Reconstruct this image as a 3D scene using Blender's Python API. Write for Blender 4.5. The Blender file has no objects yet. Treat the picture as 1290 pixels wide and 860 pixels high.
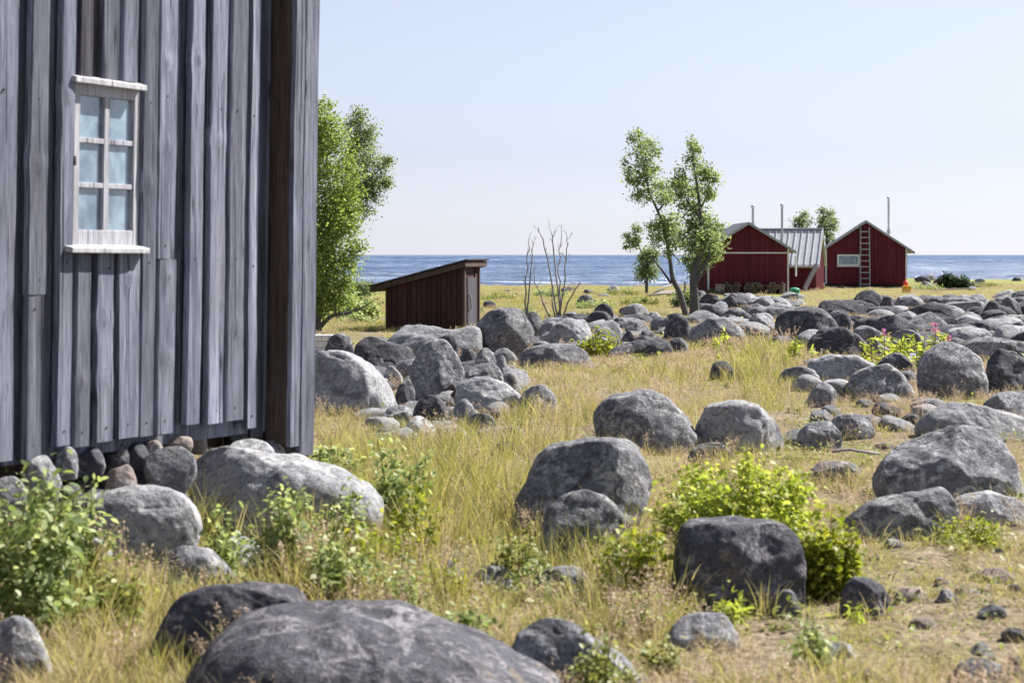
import bpy, bmesh, math, random
import numpy as np
from mathutils import Vector, Matrix, Euler

R = math.radians
rnd = random.Random(7)
nrs = np.random.RandomState(11)
sc = bpy.context.scene
COL = sc.collection

# ------------------------------------------------------------------ camera model
F, CX, HY, E = 2508.0, 645.0, 321.0, 1.75      # focal length in photo pixels, centre column, horizon row, eye height

def depth_at(py, z=0.0):
    return (E - z) * F / (py - HY)

def at(px, py, D):
    return Vector(((px - CX) / F * D, D, E - (py - HY) / F * D))

# ------------------------------------------------------------------ noise
def _hash(i, j, k):
    n = (i * 374761393 + j * 668265263 + k * 2147483647 + 1013904223) & 0xffffffff
    n = ((n ^ (n >> 13)) * 1274126177) & 0xffffffff
    n = (n ^ (n >> 16)) & 0xffffffff
    n = (n * 2246822519) & 0xffffffff
    n = n ^ (n >> 15)
    return (n & 0xffff) / 32767.5 - 1.0

def vnoise(p):
    p = np.asarray(p, float)
    i = np.floor(p).astype(np.int64)
    f = p - i
    u = f * f * f * (f * (f * 6 - 15) + 10)
    x, y, z = i[:, 0], i[:, 1], i[:, 2]
    r = 0
    for a in (0, 1):
        wx = u[:, 0] if a else 1 - u[:, 0]
        for b in (0, 1):
            wy = u[:, 1] if b else 1 - u[:, 1]
            for c in (0, 1):
                wz = u[:, 2] if c else 1 - u[:, 2]
                r = r + wx * wy * wz * _hash(x + a, y + b, z + c)
    return r

def fbm(p, o=4, g=.5):
    s, a = 0, 1.0
    p = np.asarray(p, float)
    for k in range(o):
        s = s + a * vnoise(p + 17.3 * k)
        p = p * 2.03
        a *= g
    return s

def sstep(a, b, x):
    t = np.clip((x - a) / (b - a), 0, 1)
    return t * t * (3 - 2 * t)

def shore(x):
    x = np.asarray(x, float)
    return 112 + 34 * sstep(14, 30, x) + 2.5 * vnoise(np.stack([x * .12, x * 0, x * 0], -1))

def ground_z(x, y):
    x = np.atleast_1d(np.asarray(x, float)); y = np.atleast_1d(np.asarray(y, float))
    z = .05 * vnoise(np.stack([x * .35, y * .35, x * 0], -1)) + .03 * vnoise(np.stack([x * 1.3, y * 1.3, x * 0 + 5], -1))
    z = z + .02 * vnoise(np.stack([x * 3.3, y * 3.3, x * 0 + 9], -1))
    # bank carrying the barn footing
    dx, dy = x + 1.375, y - 13.45
    s_ = dx * .4695 + dy * .8829; n_ = -dx * .8829 + dy * .4695
    z = z + .34 * sstep(-.55, .1, n_) * sstep(.25, -.3, s_) * sstep(6.5, 5.2, n_) * sstep(-9, -8, s_)
    z = z - 1.6 * sstep(0, 9, y - shore(x))
    return z

def gz(x, y):
    return float(ground_z(x, y)[0])

# ------------------------------------------------------------------ object helpers
def tag(o, label=None, cat=None, group=None, kind=None):
    if label: o['label'] = label
    if cat: o['category'] = cat
    if group: o['group'] = group
    if kind: o['kind'] = kind
    return o

def empty(name, loc=(0, 0, 0), rz=0.0):
    o = bpy.data.objects.new(name, None)
    o.empty_display_size = .2
    o.location = loc
    o.rotation_euler = (0, 0, rz)
    COL.objects.link(o)
    return o

def mesh_np(name, verts, faces, mat=None, parent=None, smooth=False, link=True):
    me = bpy.data.meshes.new(name)
    verts = np.asarray(verts, np.float32)
    if isinstance(faces, np.ndarray):
        n, k = faces.shape
        me.vertices.add(len(verts)); me.vertices.foreach_set('co', verts.ravel())
        me.loops.add(n * k); me.loops.foreach_set('vertex_index', faces.astype(np.int32).ravel())
        me.polygons.add(n)
        me.polygons.foreach_set('loop_start', np.arange(0, n * k, k, dtype=np.int32))
        me.update(calc_edges=True)
        me.validate()
    else:
        me.from_pydata([tuple(v) for v in verts.tolist()], [], faces)
    if smooth:
        me.polygons.foreach_set('use_smooth', [True] * len(me.polygons))
    if mat:
        me.materials.append(mat)
    o = bpy.data.objects.new(name, me)
    if link:
        COL.objects.link(o)
    if parent:
        o.parent = parent
    return o

class MB:
    def __init__(s):
        s.v = []; s.f = []
    def add(s, vs, fs):
        b = len(s.v)
        s.v += [tuple(v) for v in vs]
        s.f += [tuple(b + i for i in f) for f in fs]
    def box(s, x0, y0, z0, x1, y1, z1, M=None):
        vs = [Vector(c) for c in ((x0, y0, z0), (x1, y0, z0), (x1, y1, z0), (x0, y1, z0), (x0, y0, z1), (x1, y0, z1), (x1, y1, z1), (x0, y1, z1))]
        if M is not None: vs = [M @ v for v in vs]
        s.add(vs, [(0, 3, 2, 1), (4, 5, 6, 7), (0, 1, 5, 4), (1, 2, 6, 5), (2, 3, 7, 6), (3, 0, 4, 7)])
    def bar(s, a, b, w, h):
        a, b = Vector(a), Vector(b)
        d = b - a
        q = d.to_track_quat('X', 'Z')
        M = Matrix.Translation(a) @ q.to_matrix().to_4x4()
        s.box(0, -w / 2, -h / 2, d.length, w / 2, h / 2, M)
    def tube(s, path, radii, n=7, cap=True):
        path = [Vector(p) for p in path]
        if not hasattr(radii, '__len__'): radii = [radii] * len(path)
        rings = []
        up = Vector((.31, .17, .93)).normalized()
        for i, p in enumerate(path):
            d = (path[min(i + 1, len(path) - 1)] - path[max(i - 1, 0)])
            d = d.normalized() if d.length > 1e-9 else Vector((0, 0, 1))
            u = d.cross(up)
            if u.length < .05: u = d.cross(Vector((1, 0, 0)))
            u.normalize(); w = d.cross(u)
            rings.append([p + (u * math.cos(2 * math.pi * k / n) + w * math.sin(2 * math.pi * k / n)) * radii[i] for k in range(n)])
        vs = [v for r in rings for v in r]
        fs = []
        for i in range(len(path) - 1):
            for k in range(n):
                k2 = (k + 1) % n
                fs.append((i * n + k, i * n + k2, (i + 1) * n + k2, (i + 1) * n + k))
        if cap:
            fs.append(tuple(range(n - 1, -1, -1)))
            fs.append(tuple((len(path) - 1) * n + k for k in range(n)))
        s.add(vs, fs)
    def prism(s, poly, axis, a, b):
        """extrude polygon (list of 2D) along axis 'x','y' from a to b"""
        n = len(poly)
        def p(u, v, t):
            return (t, u, v) if axis == 'x' else ((u, t, v) if axis == 'y' else (u, v, t))
        vs = [p(u, v, a) for u, v in poly] + [p(u, v, b) for u, v in poly]
        fs = [tuple(range(n - 1, -1, -1)), tuple(range(n, 2 * n))]
        fs += [(i, (i + 1) % n, n + (i + 1) % n, n + i) for i in range(n)]
        s.add(vs, fs)
    def build(s, name, mat=None, parent=None, smooth=False, fix=True, bevel=0):
        o = mesh_np(name, np.array(s.v), s.f, mat, parent, smooth)
        if fix:
            bm = bmesh.new(); bm.from_mesh(o.data)
            bmesh.ops.recalc_face_normals(bm, faces=bm.faces[:])
            bm.to_mesh(o.data); bm.free()
        if bevel:
            m = o.modifiers.new('bevel', 'BEVEL'); m.width = bevel; m.segments = 2; m.limit_method = 'ANGLE'
        return o

# ------------------------------------------------------------------ materials
class NT:
    def __init__(s, name):
        s.m = bpy.data.materials.new(name); s.m.use_nodes = True
        s.t = s.m.node_tree; s.t.nodes.clear()
        s.out = s.n('ShaderNodeOutputMaterial')
    def n(s, typ, **kw):
        nd = s.t.nodes.new(typ)
        for k, v in kw.items():
            if k[0] == '_': nd.inputs[k[1:].replace('_', ' ')].default_value = v
            else: setattr(nd, k, v)
        return nd
    def l(s, a, b): s.t.links.new(a, b)
    def coord(s, kind='Object', scale=(1, 1, 1)):
        if kind == 'World':
            c = s.n('ShaderNodeNewGeometry').outputs['Position']
        else:
            c = s.n('ShaderNodeTexCoord').outputs[kind]
        mp = s.n('ShaderNodeMapping'); mp.inputs['Scale'].default_value = scale
        s.l(c, mp.inputs['Vector'])
        return mp.outputs[0]
    def noise(s, vec, scale, detail=5, rough=.6, dist=0.0, out='Fac'):
        nd = s.n('ShaderNodeTexNoise'); nd.inputs['Scale'].default_value = scale
        nd.inputs['Detail'].default_value = detail; nd.inputs['Roughness'].default_value = rough
        nd.inputs['Distortion'].default_value = dist
        s.l(vec, nd.inputs['Vector'])
        return nd.outputs[out]
    def ramp(s, fac, stops, interp='LINEAR'):
        r = s.n('ShaderNodeValToRGB'); r.color_ramp.interpolation = interp
        el = r.color_ramp.elements
        while len(el) < len(stops): el.new(.5)
        for e, (p, c) in zip(el, stops):
            e.position = p
            e.color = (c, c, c, 1) if not hasattr(c, '__len__') else (*c, 1)
        s.l(fac, r.inputs[0])
        return r.outputs[0]
    def mix(s, fac, a, b, mode='MIX'):
        m = s.n('ShaderNodeMix', data_type='RGBA', blend_type=mode)
        for sock, v in ((m.inputs[0], fac), (m.inputs[6], a), (m.inputs[7], b)):
            if isinstance(v, (int, float)): sock.default_value = v
            elif isinstance(v, tuple): sock.default_value = (*v, 1)
            else: s.l(v, sock)
        return m.outputs[2]
    def math(s, op, a, b=0.0):
        m = s.n('ShaderNodeMath', operation=op)
        for i, v in enumerate((a, b)):
            if isinstance(v, (int, float)): m.inputs[i].default_value = v
            else: s.l(v, m.inputs[i])
        return m.outputs[0]
    def bump(s, h, strength=.5, dist=.02, normal=None):
        b = s.n('ShaderNodeBump'); b.inputs['Strength'].default_value = strength; b.inputs['Distance'].default_value = dist
        s.l(h, b.inputs['Height'])
        if normal is not None: s.l(normal, b.inputs['Normal'])
        return b.outputs[0]
    def bsdf(s, color, rough=.8, normal=None, metallic=0.0, spec=.3, **kw):
        b = s.n('ShaderNodeBsdfPrincipled')
        for nm, v in (('Base Color', color), ('Roughness', rough), ('Metallic', metallic), ('Specular IOR Level', spec)):
            if isinstance(v, tuple): b.inputs[nm].default_value = (*v, 1)
            elif isinstance(v, (int, float)): b.inputs[nm].default_value = v
            else: s.l(v, b.inputs[nm])
        if normal is not None: s.l(normal, b.inputs['Normal'])
        s.l(b.outputs[0], s.out.inputs[0])
        return b

def rock_mat(name, base, lichen, pink, dark, lich_amt, seed, freq=1.0):
    t = NT(name)
    oi = t.n('ShaderNodeObjectInfo')
    tc = t.n('ShaderNodeTexCoord').outputs['Object']
    add = t.n('ShaderNodeVectorMath', operation='ADD')
    cmb = t.n('ShaderNodeCombineXYZ')
    k = t.math('MULTIPLY', oi.outputs['Random'], 50.0)
    for i in range(3): t.l(k, cmb.inputs[i])
    t.l(tc, add.inputs[0]); t.l(cmb.outputs[0], add.inputs[1])
    v = add.outputs[0]
    big = t.noise(v, 1.6 * freq, 6, .65, .6)
    mid = t.noise(v, 6.5 * freq, 6, .7, .8)
    fine = t.noise(v, 60 * freq, 3, .7)
    spk = t.noise(v, 24 * freq, 4, .75, .3)
    c = t.mix(t.ramp(big, [(.3, 0), (.7, 1)]), tuple(x * .74 for x in base), tuple(x * 1.18 for x in base))
    c = t.mix(t.ramp(mid, [(.52, 0), (.68, .75)]), c, pink)
    c = t.mix(t.ramp(spk, [(.34, .9), (.5, 0)]), c, dark)
    lm = t.math('ADD', t.math('MULTIPLY', mid, .55), t.math('MULTIPLY', spk, .45))
    c = t.mix(t.ramp(lm, [(.55 - lich_amt, 0), (.64 - lich_amt, .9)]), c, lichen)
    oc = t.noise(v, 4.1 * freq, 7, .8, .5)
    c = t.mix(t.ramp(oc, [(.60, 0), (.66, .4)]), c, (.30, .23, .13))
    gl_ = t.noise(v, 3.3 * freq, 7, .78, 1.0)
    c = t.mix(t.ramp(gl_, [(.56, 0), (.60, .8)]), c, lichen)
    dm = t.noise(v, 2.7 * freq, 7, .72, 1.2)
    c = t.mix(t.ramp(dm, [(.36, .88), (.47, 0)]), c, dark)
    c = t.mix(t.ramp(fine, [(.35, .35), (.6, 0)]), c, tuple(x * .5 for x in base))
    hs = t.n('ShaderNodeHueSaturation'); t.l(c, hs.inputs['Color'])
    t.l(t.math('ADD', t.math('MULTIPLY', oi.outputs['Random'], .4), .8), hs.inputs['Value'])
    h = t.math('ADD', t.math('MULTIPLY', mid, .8), t.math('ADD', t.math('MULTIPLY', spk, .5), t.math('MULTIPLY', fine, .25)))
    t.bsdf(hs.outputs[0], .88, t.bump(h, .75, .035), spec=.25)
    return t.m

M = {}
M['rock'] = rock_mat('granite', (.165, .168, .188), (.40, .41, .42), (.265, .235, .235), (.05, .05, .058), .035, 1)
M['rock_dark'] = rock_mat('dark_granite', (.075, .077, .094), (.26, .255, .275), (.21, .18, .185), (.028, .028, .036), .015, 2)
M['rock_light'] = rock_mat('pale_granite', (.29, .295, .318), (.45, .455, .47), (.27, .25, .24), (.09, .09, .10), .03, 3)
M['rock_pink'] = rock_mat('pink_granite', (.27, .225, .21), (.42, .40, .39), (.31, .21, .185), (.10, .08, .08), -.02, 4, 1.6)

def wood_mat(name, dark, light, tint, var=.35, knots=True, zs=1.0, rough=.85):
    t = NT(name)
    g = t.n('ShaderNodeNewGeometry')
    rpi = g.outputs['Random Per Island']
    tc = t.n('ShaderNodeTexCoord').outputs['Object']
    cmb = t.n('ShaderNodeCombineXYZ'); t.l(t.math('MULTIPLY', rpi, 30.0), cmb.inputs[2]); t.l(t.math('MULTIPLY', rpi, 7.0), cmb.inputs[0])
    add = t.n('ShaderNodeVectorMath', operation='ADD'); t.l(tc, add.inputs[0]); t.l(cmb.outputs[0], add.inputs[1])
    def sc_(s):
        mp = t.n('ShaderNodeMapping'); mp.inputs['Scale'].default_value = s; t.l(add.outputs[0], mp.inputs['Vector']); return mp.outputs[0]
    grain = t.noise(sc_((95, 95, 3.2 * zs)), 1, 6, .72, .9)
    broad = t.noise(sc_((14, 14, .8 * zs)), 1, 4, .6, .7)
    blot = t.noise(sc_((4, 4, 1.1)), 1, 5, .65, .3)
    crack = t.noise(sc_((60, 60, .55 * zs)), 1, 2, .5, .2)
    c = t.mix(t.ramp(broad, [(.3, 0), (.7, 1)]), dark, light)
    c = t.mix(t.ramp(grain, [(.40, .7), (.54, 0)]), c, tuple(x * .55 for x in dark))
    c = t.mix(t.ramp(blot, [(.55, 0), (.75, .6)]), c, tint)
    cr = t.ramp(crack, [(.33, 1), (.36, 0)])
    c = t.mix(t.math('MULTIPLY', cr, .85), c, tuple(x * .15 for x in dark))
    if knots:
        vo = t.n('ShaderNodeTexVoronoi'); vo.inputs['Scale'].default_value = 1.0
        t.l(sc_((8, .05, 1.9)), vo.inputs['Vector'])
        kn = t.ramp(vo.outputs['Distance'], [(.05, .95), (.10, .55), (.17, 0)])
        c = t.mix(kn, c, tuple(x * .22 for x in dark))
    hs = t.n('ShaderNodeHueSaturation'); t.l(c, hs.inputs['Color'])
    t.l(t.math('ADD', t.math('MULTIPLY', rpi, var), 1 - var / 2), hs.inputs['Value'])
    h = t.math('SUBTRACT', t.math('ADD', grain, t.math('MULTIPLY', broad, .7)), t.math('MULTIPLY', cr, 1.0))
    t.bsdf(hs.outputs[0], rough, t.bump(h, .6, .006), spec=.2)
    return t.m

M['greywood'] = wood_mat('weathered_grey_wood', (.082, .09, .128), (.258, .275, .35), (.15, .14, .155), .75)
M['underwood'] = wood_mat('shaded_backing_wood', (.04, .042, .06), (.13, .137, .18), (.085, .08, .085), .5)  # darkened grey wood: shade of the gaps between boards put into the colour
M['paleframe'] = wood_mat('pale_weathered_paint', (.33, .33, .37), (.50, .50, .55), (.30, .29, .30), .1, False)
M['sillwood'] = wood_mat('pale_sill_wood', (.40, .40, .43), (.60, .60, .64), (.42, .40, .40), .1, False)
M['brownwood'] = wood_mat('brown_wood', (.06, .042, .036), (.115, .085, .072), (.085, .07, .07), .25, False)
M['blackwood'] = wood_mat('blackened_wood', (.035, .033, .04), (.12, .115, .13), (.05, .045, .05), .3)
M['shedwood'] = wood_mat('dark_red_brown_wood', (.045, .021, .022), (.085, .038, .038), (.045, .03, .03), .45, False)
M['driftwood'] = wood_mat('silvered_driftwood', (.24, .21, .19), (.42, .39, .36), (.3, .27, .24), .3, False)
M['doorgrey'] = wood_mat('grey_door_wood', (.055, .055, .07), (.095, .095, .115), (.07, .065, .07), .2, False)
M['redwood'] = wood_mat('falu_red_boards', (.105, .018, .029), (.15, .024, .038), (.085, .018, .027), .32, False, .6)
M['whitetrim'] = wood_mat('white_trim_paint', (.62, .62, .65), (.80, .80, .82), (.6, .58, .56), .1, False)
M['bargepaint'] = wood_mat('greyed_white_paint', (.30, .31, .36), (.42, .43, .49), (.3, .3, .33), .1, False)
M['roofdark'] = wood_mat('tarred_roof', (.05, .05, .06), (.11, .105, .12), (.08, .07, .07), .1, False)
M['logend'] = wood_mat('split_birch', (.07, .058, .05), (.34, .28, .21), (.05, .045, .04), 1.3, False)

def plain(name, color, rough=.6, metallic=0.0, spec=.4, var=.25, scale=9, bump=.1):
    t = NT(name)
    v = t.coord('Object')
    nz = t.noise(v, scale, 6, .65, .3)
    c = t.mix(t.ramp(nz, [(.3, 0), (.72, 1)]), tuple(x * (1 - var) for x in color), tuple(min(1, x * (1 + var)) for x in color))
    t.bsdf(c, rough, t.bump(nz, bump, .01), metallic, spec)
    return t.m

M['metalroof'] = plain('galvanised_roof', (.42, .44, .47), .45, .25, .5, .12, 2.5)
M['pipe'] = plain('galvanised_pipe', (.42, .43, .46), .4, .5, .5, .15)
M['green'] = plain('green_plastic', (.02, .22, .12), .5)
M['yellow'] = plain('yellow_plastic', (.62, .33, .02), .45)
M['red'] = plain('red_plastic', (.55, .03, .02), .45)
M['iron'] = plain('dark_iron', (.04, .04, .045), .6, .6)
M['ladder'] = plain('grey_ladder', (.27, .27, .32), .6, .1, .4, .3)
M['void'] = plain('underfloor_shade', (.03, .027, .025), .95)  # near-black stand-in for the shade under the boathouse floor

def glass_mat():
    t = NT('old_window_glass')
    v = t.coord('Object', (1, 1, 1))
    nz = t.noise(v, 3.4, 4, .6, .6)
    c = t.mix(t.ramp(nz, [(.38, 0), (.62, 1)]), (.10, .15, .205), (.25, .335, .40))  # sky reflection put into the colour as blotches of blue-grey
    b = t.bsdf(c, .06, t.bump(t.noise(v, 9, 2), .03, .02), spec=.6)
    b.inputs['Coat Weight'].default_value = .6
    b.inputs['Coat Roughness'].default_value = .03
    return t.m
M['glass'] = glass_mat()

def leaf_mat(name, a, b, c3, transl=.45, rough=.5, tint=(1.32, 1.3, .85)):
    t = NT(name)
    g = t.n('ShaderNodeNewGeometry'); oi = t.n('ShaderNodeObjectInfo')
    k = t.math('FRACT', t.math('ADD', g.outputs['Random Per Island'], oi.outputs['Random']))
    col = t.ramp(k, [(0, a), (.55, b), (1, c3)])
    p = t.n('ShaderNodeBsdfPrincipled'); t.l(col, p.inputs['Base Color']); p.inputs['Roughness'].default_value = rough
    p.inputs['Specular IOR Level'].default_value = .35
    tr = t.n('ShaderNodeBsdfTranslucent')
    tc = t.mix(1.0, col, tint, 'MULTIPLY')
    t.l(tc, tr.inputs['Color'])
    mx = t.n('ShaderNodeMixShader'); mx.inputs[0].default_value = transl
    t.l(p.outputs[0], mx.inputs[1]); t.l(tr.outputs[0], mx.inputs[2])
    t.l(mx.outputs[0], t.out.inputs[0])
    return t.m
M['leaf_tree'] = leaf_mat('rowan_leaf', (.16, .23, .10), (.22, .29, .13), (.31, .37, .19), .55)
M['leaf_tree_dark'] = leaf_mat('alder_leaf', (.14, .19, .10), (.19, .24, .12), (.25, .30, .16), .52)
M['leaf_bright'] = leaf_mat('bright_shrub_leaf', (.23, .30, .045), (.35, .41, .065), (.48, .50, .13), .5)
M['leaf_vivid'] = leaf_mat('vivid_rowan_leaf', (.14, .21, .05), (.21, .285, .075), (.31, .365, .12), .5)  # own leaf colour, a more saturated green than the other rowans
M['leaf_bush'] = leaf_mat('raspberry_leaf', (.14, .20, .075), (.26, .32, .125), (.47, .51, .31), .45)
M['leaf_yellow'] = leaf_mat('yellow_green_leaf', (.15, .19, .02), (.24, .28, .03), (.34, .34, .05), .5)
M['leaf_conifer'] = leaf_mat('juniper_leaf', (.02, .045, .015), (.03, .065, .018), (.05, .09, .025), .2)
M['grass_green'] = leaf_mat('green_grass_blade', (.19, .205, .07), (.31, .295, .11), (.44, .39, .20), .45)
M['grass_dry'] = leaf_mat('straw_grass_blade', (.36, .295, .15), (.47, .39, .22), (.58, .50, .33), .4, .7, (1.1, 1.05, .95))
M['grass_seed'] = leaf_mat('seed_grass', (.36, .26, .19), (.47, .37, .26), (.60, .52, .41), .4, .8, (1.1, 1.03, 1))
M['weed'] = leaf_mat('low_weed_leaf', (.13, .17, .04), (.23, .25, .07), (.36, .36, .16), .4)
M['flower'] = leaf_mat('fireweed_flower', (.50, .16, .42), (.58, .22, .48), (.62, .30, .54), .4)
M['bark'] = plain('grey_bark', (.10, .095, .095), .9, 0, .2, .45, 14, .5)
M['deadbark'] = plain('dead_wood', (.25, .23, .235), .9, 0, .2, .35, 14, .4)
M['stem'] = plain('plant_stem', (.14, .13, .045), .8, 0, .2, .3, 20)

# ------------------------------------------------------------------ setting: ground, sea, sky
def make_ground():
    nr, nc = 330, 260
    ys = -8 + 190 * (np.linspace(0, 1, nr) ** 1.9)
    us = np.linspace(-1, 1, nc)
    us = np.sign(us) * np.abs(us) ** 1.3
    Y, U = np.meshgrid(ys, us, indexing='ij')
    X = U * (10 + np.maximum(Y, 0) * .75)
    Z = ground_z(X.ravel(), Y.ravel())
    V = np.stack([X.ravel(), Y.ravel(), Z], -1)
    idx = np.arange(nr * nc).reshape(nr, nc)
    Fc = np.stack([idx[:-1, :-1], idx[:-1, 1:], idx[1:, 1:], idx[1:, :-1]], -1).reshape(-1, 4)
    t = NT('dry_meadow_ground')
    w = t.coord('World')
    a = t.noise(w, .5, 6, .65, .5); b = t.noise(w, 3.0, 6, .7, .4); c = t.noise(w, 18, 5, .75); d = t.noise(w, 70, 3, .7)
    col = t.ramp(b, [(.3, (.15, .12, .085)), (.5, (.28, .225, .155)), (.7, (.38, .31, .24))])
    col = t.mix(t.ramp(a, [(.45, 0), (.62, .65)]), col, (.19, .19, .055))
    col = t.mix(t.ramp(c, [(.40, .85), (.54, 0)]), col, (.075, .06, .04))
    col = t.mix(t.ramp(c, [(.58, 0), (.7, .55)]), col, (.40, .33, .26))
    col = t.mix(t.ramp(d, [(.35, .5), (.55, 0)]), col, (.07, .06, .04))
    # greener turf towards the shore
    sx = t.n('ShaderNodeSeparateXYZ'); t.l(w, sx.inputs[0])
    far = t.n('ShaderNodeMapRange'); t.l(sx.outputs[1], far.inputs[0])
    far.inputs[1].default_value = 55; far.inputs[2].default_value = 75
    gm = t.math('MULTIPLY', far.outputs[0], t.ramp(t.noise(w, .22, 4, .6), [(.35, .35), (.6, .9)]))
    col = t.mix(gm, col, (.20, .225, .06))
    h = t.math('ADD', b, t.math('ADD', t.math('MULTIPLY', c, .5), t.math('MULTIPLY', d, .2)))
    t.bsdf(col, .95, t.bump(h, .8, .06), spec=.1)
    o = mesh_np('ground', V, Fc, t.m, smooth=True)
    tag(o, kind='structure')

def make_sea():
    t = NT('sea_water')
    w = t.coord('World', (1, 1, 1))
    wl = t.coord('World', (.22, 1.0, 1))
    n2 = t.noise(wl, .004, 15, .80, .3)
    n3 = t.noise(t.coord('World', (.4, 1, 1)), .9, 5, .7, .3)
    mixn = t.math('ADD', t.math('MULTIPLY', n2, .65), t.math('MULTIPLY', n3, .35))
    col = t.mix(t.ramp(mixn, [(.44, 0), (.56, 1)]), (.016, .040, .100), (.125, .18, .29))
    cap = t.math('MULTIPLY', t.ramp(t.noise(t.coord('World', (.10, .35, 1)), 1, 7, .75, .6), [(.59, 0), (.65, 1)]),  # whitecaps, thickened to double as sun sparkle painted in pale specks
                 t.ramp(n2, [(.45, 0), (.55, 1)]))
    sx = t.n('ShaderNodeSeparateXYZ'); t.l(w, sx.inputs[0])
    mr = t.n('ShaderNodeMapRange'); t.l(sx.outputs[1], mr.inputs[0])
    mr.inputs[1].default_value = 250; mr.inputs[2].default_value = 130
    br = t.math('MULTIPLY', mr.outputs[0], t.ramp(t.noise(t.coord('World', (.05, .26, 1)), 1, 7, .72, .8), [(.56, 0), (.62, 1)]))
    crest = t.ramp(sx.outputs[2], [(.02, 0), (.22, .5)])
    foam_sparkle = t.math('MINIMUM', t.math('ADD', t.math('MULTIPLY', cap, .8), t.math('MULTIPLY', br, .85)), 1.0)
    col = t.mix(foam_sparkle, col, (.62, .66, .72))
    bmp = t.bump(t.math('ADD', n3, t.math('MULTIPLY', t.noise(w, 3.0, 4, .65), .3)), 1.0, .5)
    df = t.n('ShaderNodeBsdfDiffuse'); t.l(col, df.inputs['Color']); t.l(bmp, df.inputs['Normal'])
    gs = t.n('ShaderNodeBsdfGlossy'); gs.inputs['Roughness'].default_value = .16; t.l(bmp, gs.inputs['Normal'])
    mx_ = t.n('ShaderNodeMixShader'); t.l(t.math('MULTIPLY', t.math('SUBTRACT', 1.0, foam_sparkle), .2), mx_.inputs[0])
    t.l(df.outputs[0], mx_.inputs[1]); t.l(gs.outputs[0], mx_.inputs[2]); t.l(mx_.outputs[0], t.out.inputs[0])
    S = 40000
    # nested sheet: fine swell before the camera, flat towards the horizon
    ny, nx = 620, 420
    k = np.linspace(0, 1, ny)
    ys = 98 * (2400 / 98) ** k
    us = np.linspace(-1, 1, nx)
    Y, U = np.meshgrid(ys, us, indexing='ij'); X = U * (30 + .34 * Y)
    P = np.stack([X.ravel(), Y.ravel(), 0 * X.ravel()], -1)
    wv = vnoise(P * np.array([.05, .16, 1])) + .7 * vnoise(P * np.array([.11, .34, 1]) + 7) + .4 * vnoise(P * np.array([.3, .8, 1]) + 19)
    edge = sstep(0, .06, k)[:, None] * sstep(1, .9, k)[:, None] * sstep(1, .93, np.abs(us))[None]
    Z = -.34 + .20 * (wv.reshape(Y.shape)) * edge * np.interp(Y, [100, 300, 1500], [.6, 1.1, 2.2])
    V = np.stack([X.ravel(), Y.ravel(), Z.ravel()], -1)
    idx = np.arange(ny * nx).reshape(ny, nx)
    Fc = [np.stack([idx[:-1, :-1], idx[:-1, 1:], idx[1:, 1:], idx[1:, :-1]], -1).reshape(-1, 4)]
    # surrounding flat sea joined to the rim
    c = [(-S, -S), (S, -S), (S, S), (-S, S)]
    z0 = -.34
    n0 = len(V)
    extra = np.array([(q[0], q[1], z0) for q in c])
    V = np.concatenate([V, extra])
    Fl = Fc[0].tolist()
    bl, br_, tr, tl = idx[0, 0], idx[0, -1], idx[-1, -1], idx[-1, 0]
    Fl.append([n0, n0 + 1] + idx[0, ::-1].tolist()); Fl.append([n0 + 1, n0 + 2] + idx[::-1, -1].tolist())
    Fl.append([n0 + 2, n0 + 3] + idx[-1, :].tolist()); Fl.append([n0 + 3, n0] + idx[:, 0].tolist())
    o = mesh_np('sea', V, Fl, t.m, smooth=True)
    tag(o, kind='structure')

make_ground(); make_sea()

SUN_AZ, SUN_EL = R(57), R(46)          # azimuth measured from the view direction towards the right
S = Vector((math.sin(SUN_AZ) * math.cos(SUN_EL), math.cos(SUN_AZ) * math.cos(SUN_EL), math.sin(SUN_EL)))
sun = bpy.data.lights.new('sun', 'SUN'); sun.energy = 5.0; sun.angle = R(.53); sun.color = (1.0, .955, .88)
so = bpy.data.objects.new('sun', sun); so.rotation_euler = S.to_track_quat('Z', 'Y').to_euler(); so.location = (20, 20, 40)
COL.objects.link(so)
wd = bpy.data.worlds.new('World'); sc.world = wd; wd.use_nodes = True
wt = wd.node_tree; wt.nodes.clear()
sky = wt.nodes.new('ShaderNodeTexSky'); sky.sky_type = 'NISHITA'; sky.sun_disc = False
sky.sun_elevation = SUN_EL; sky.sun_rotation = SUN_AZ; sky.air_density = 1.0; sky.dust_density = .12; sky.ozone_density = 4.5
hsv = wt.nodes.new('ShaderNodeHueSaturation'); hsv.inputs['Saturation'].default_value = .30
tint = wt.nodes.new('ShaderNodeMix'); tint.data_type = 'RGBA'; tint.blend_type = 'MULTIPLY'; tint.inputs[0].default_value = 1; tint.inputs[7].default_value = (.90, .915, 1.055, 1)
bg = wt.nodes.new('ShaderNodeBackground'); bg.inputs['Strength'].default_value = .051
wo = wt.nodes.new('ShaderNodeOutputWorld')
wt.links.new(sky.outputs[0], hsv.inputs['Color']); wt.links.new(hsv.outputs[0], tint.inputs[6]); wt.links.new(tint.outputs[2], bg.inputs[0]); wt.links.new(bg.outputs[0], wo.inputs[0])

# ------------------------------------------------------------------ rocks
ICO = {}
def ico(k):
    if k not in ICO:
        bm = bmesh.new(); bmesh.ops.create_icosphere(bm, subdivisions=k, radius=1)
        bm.verts.ensure_lookup_table()
        ICO[k] = (np.array([v.co[:] for v in bm.verts]), np.array([[v.index for v in f.verts] for f in bm.faces]))
        bm.free()
    return ICO[k]

FOOT = []      # rock footprints (x, y, half width, half depth)

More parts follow.
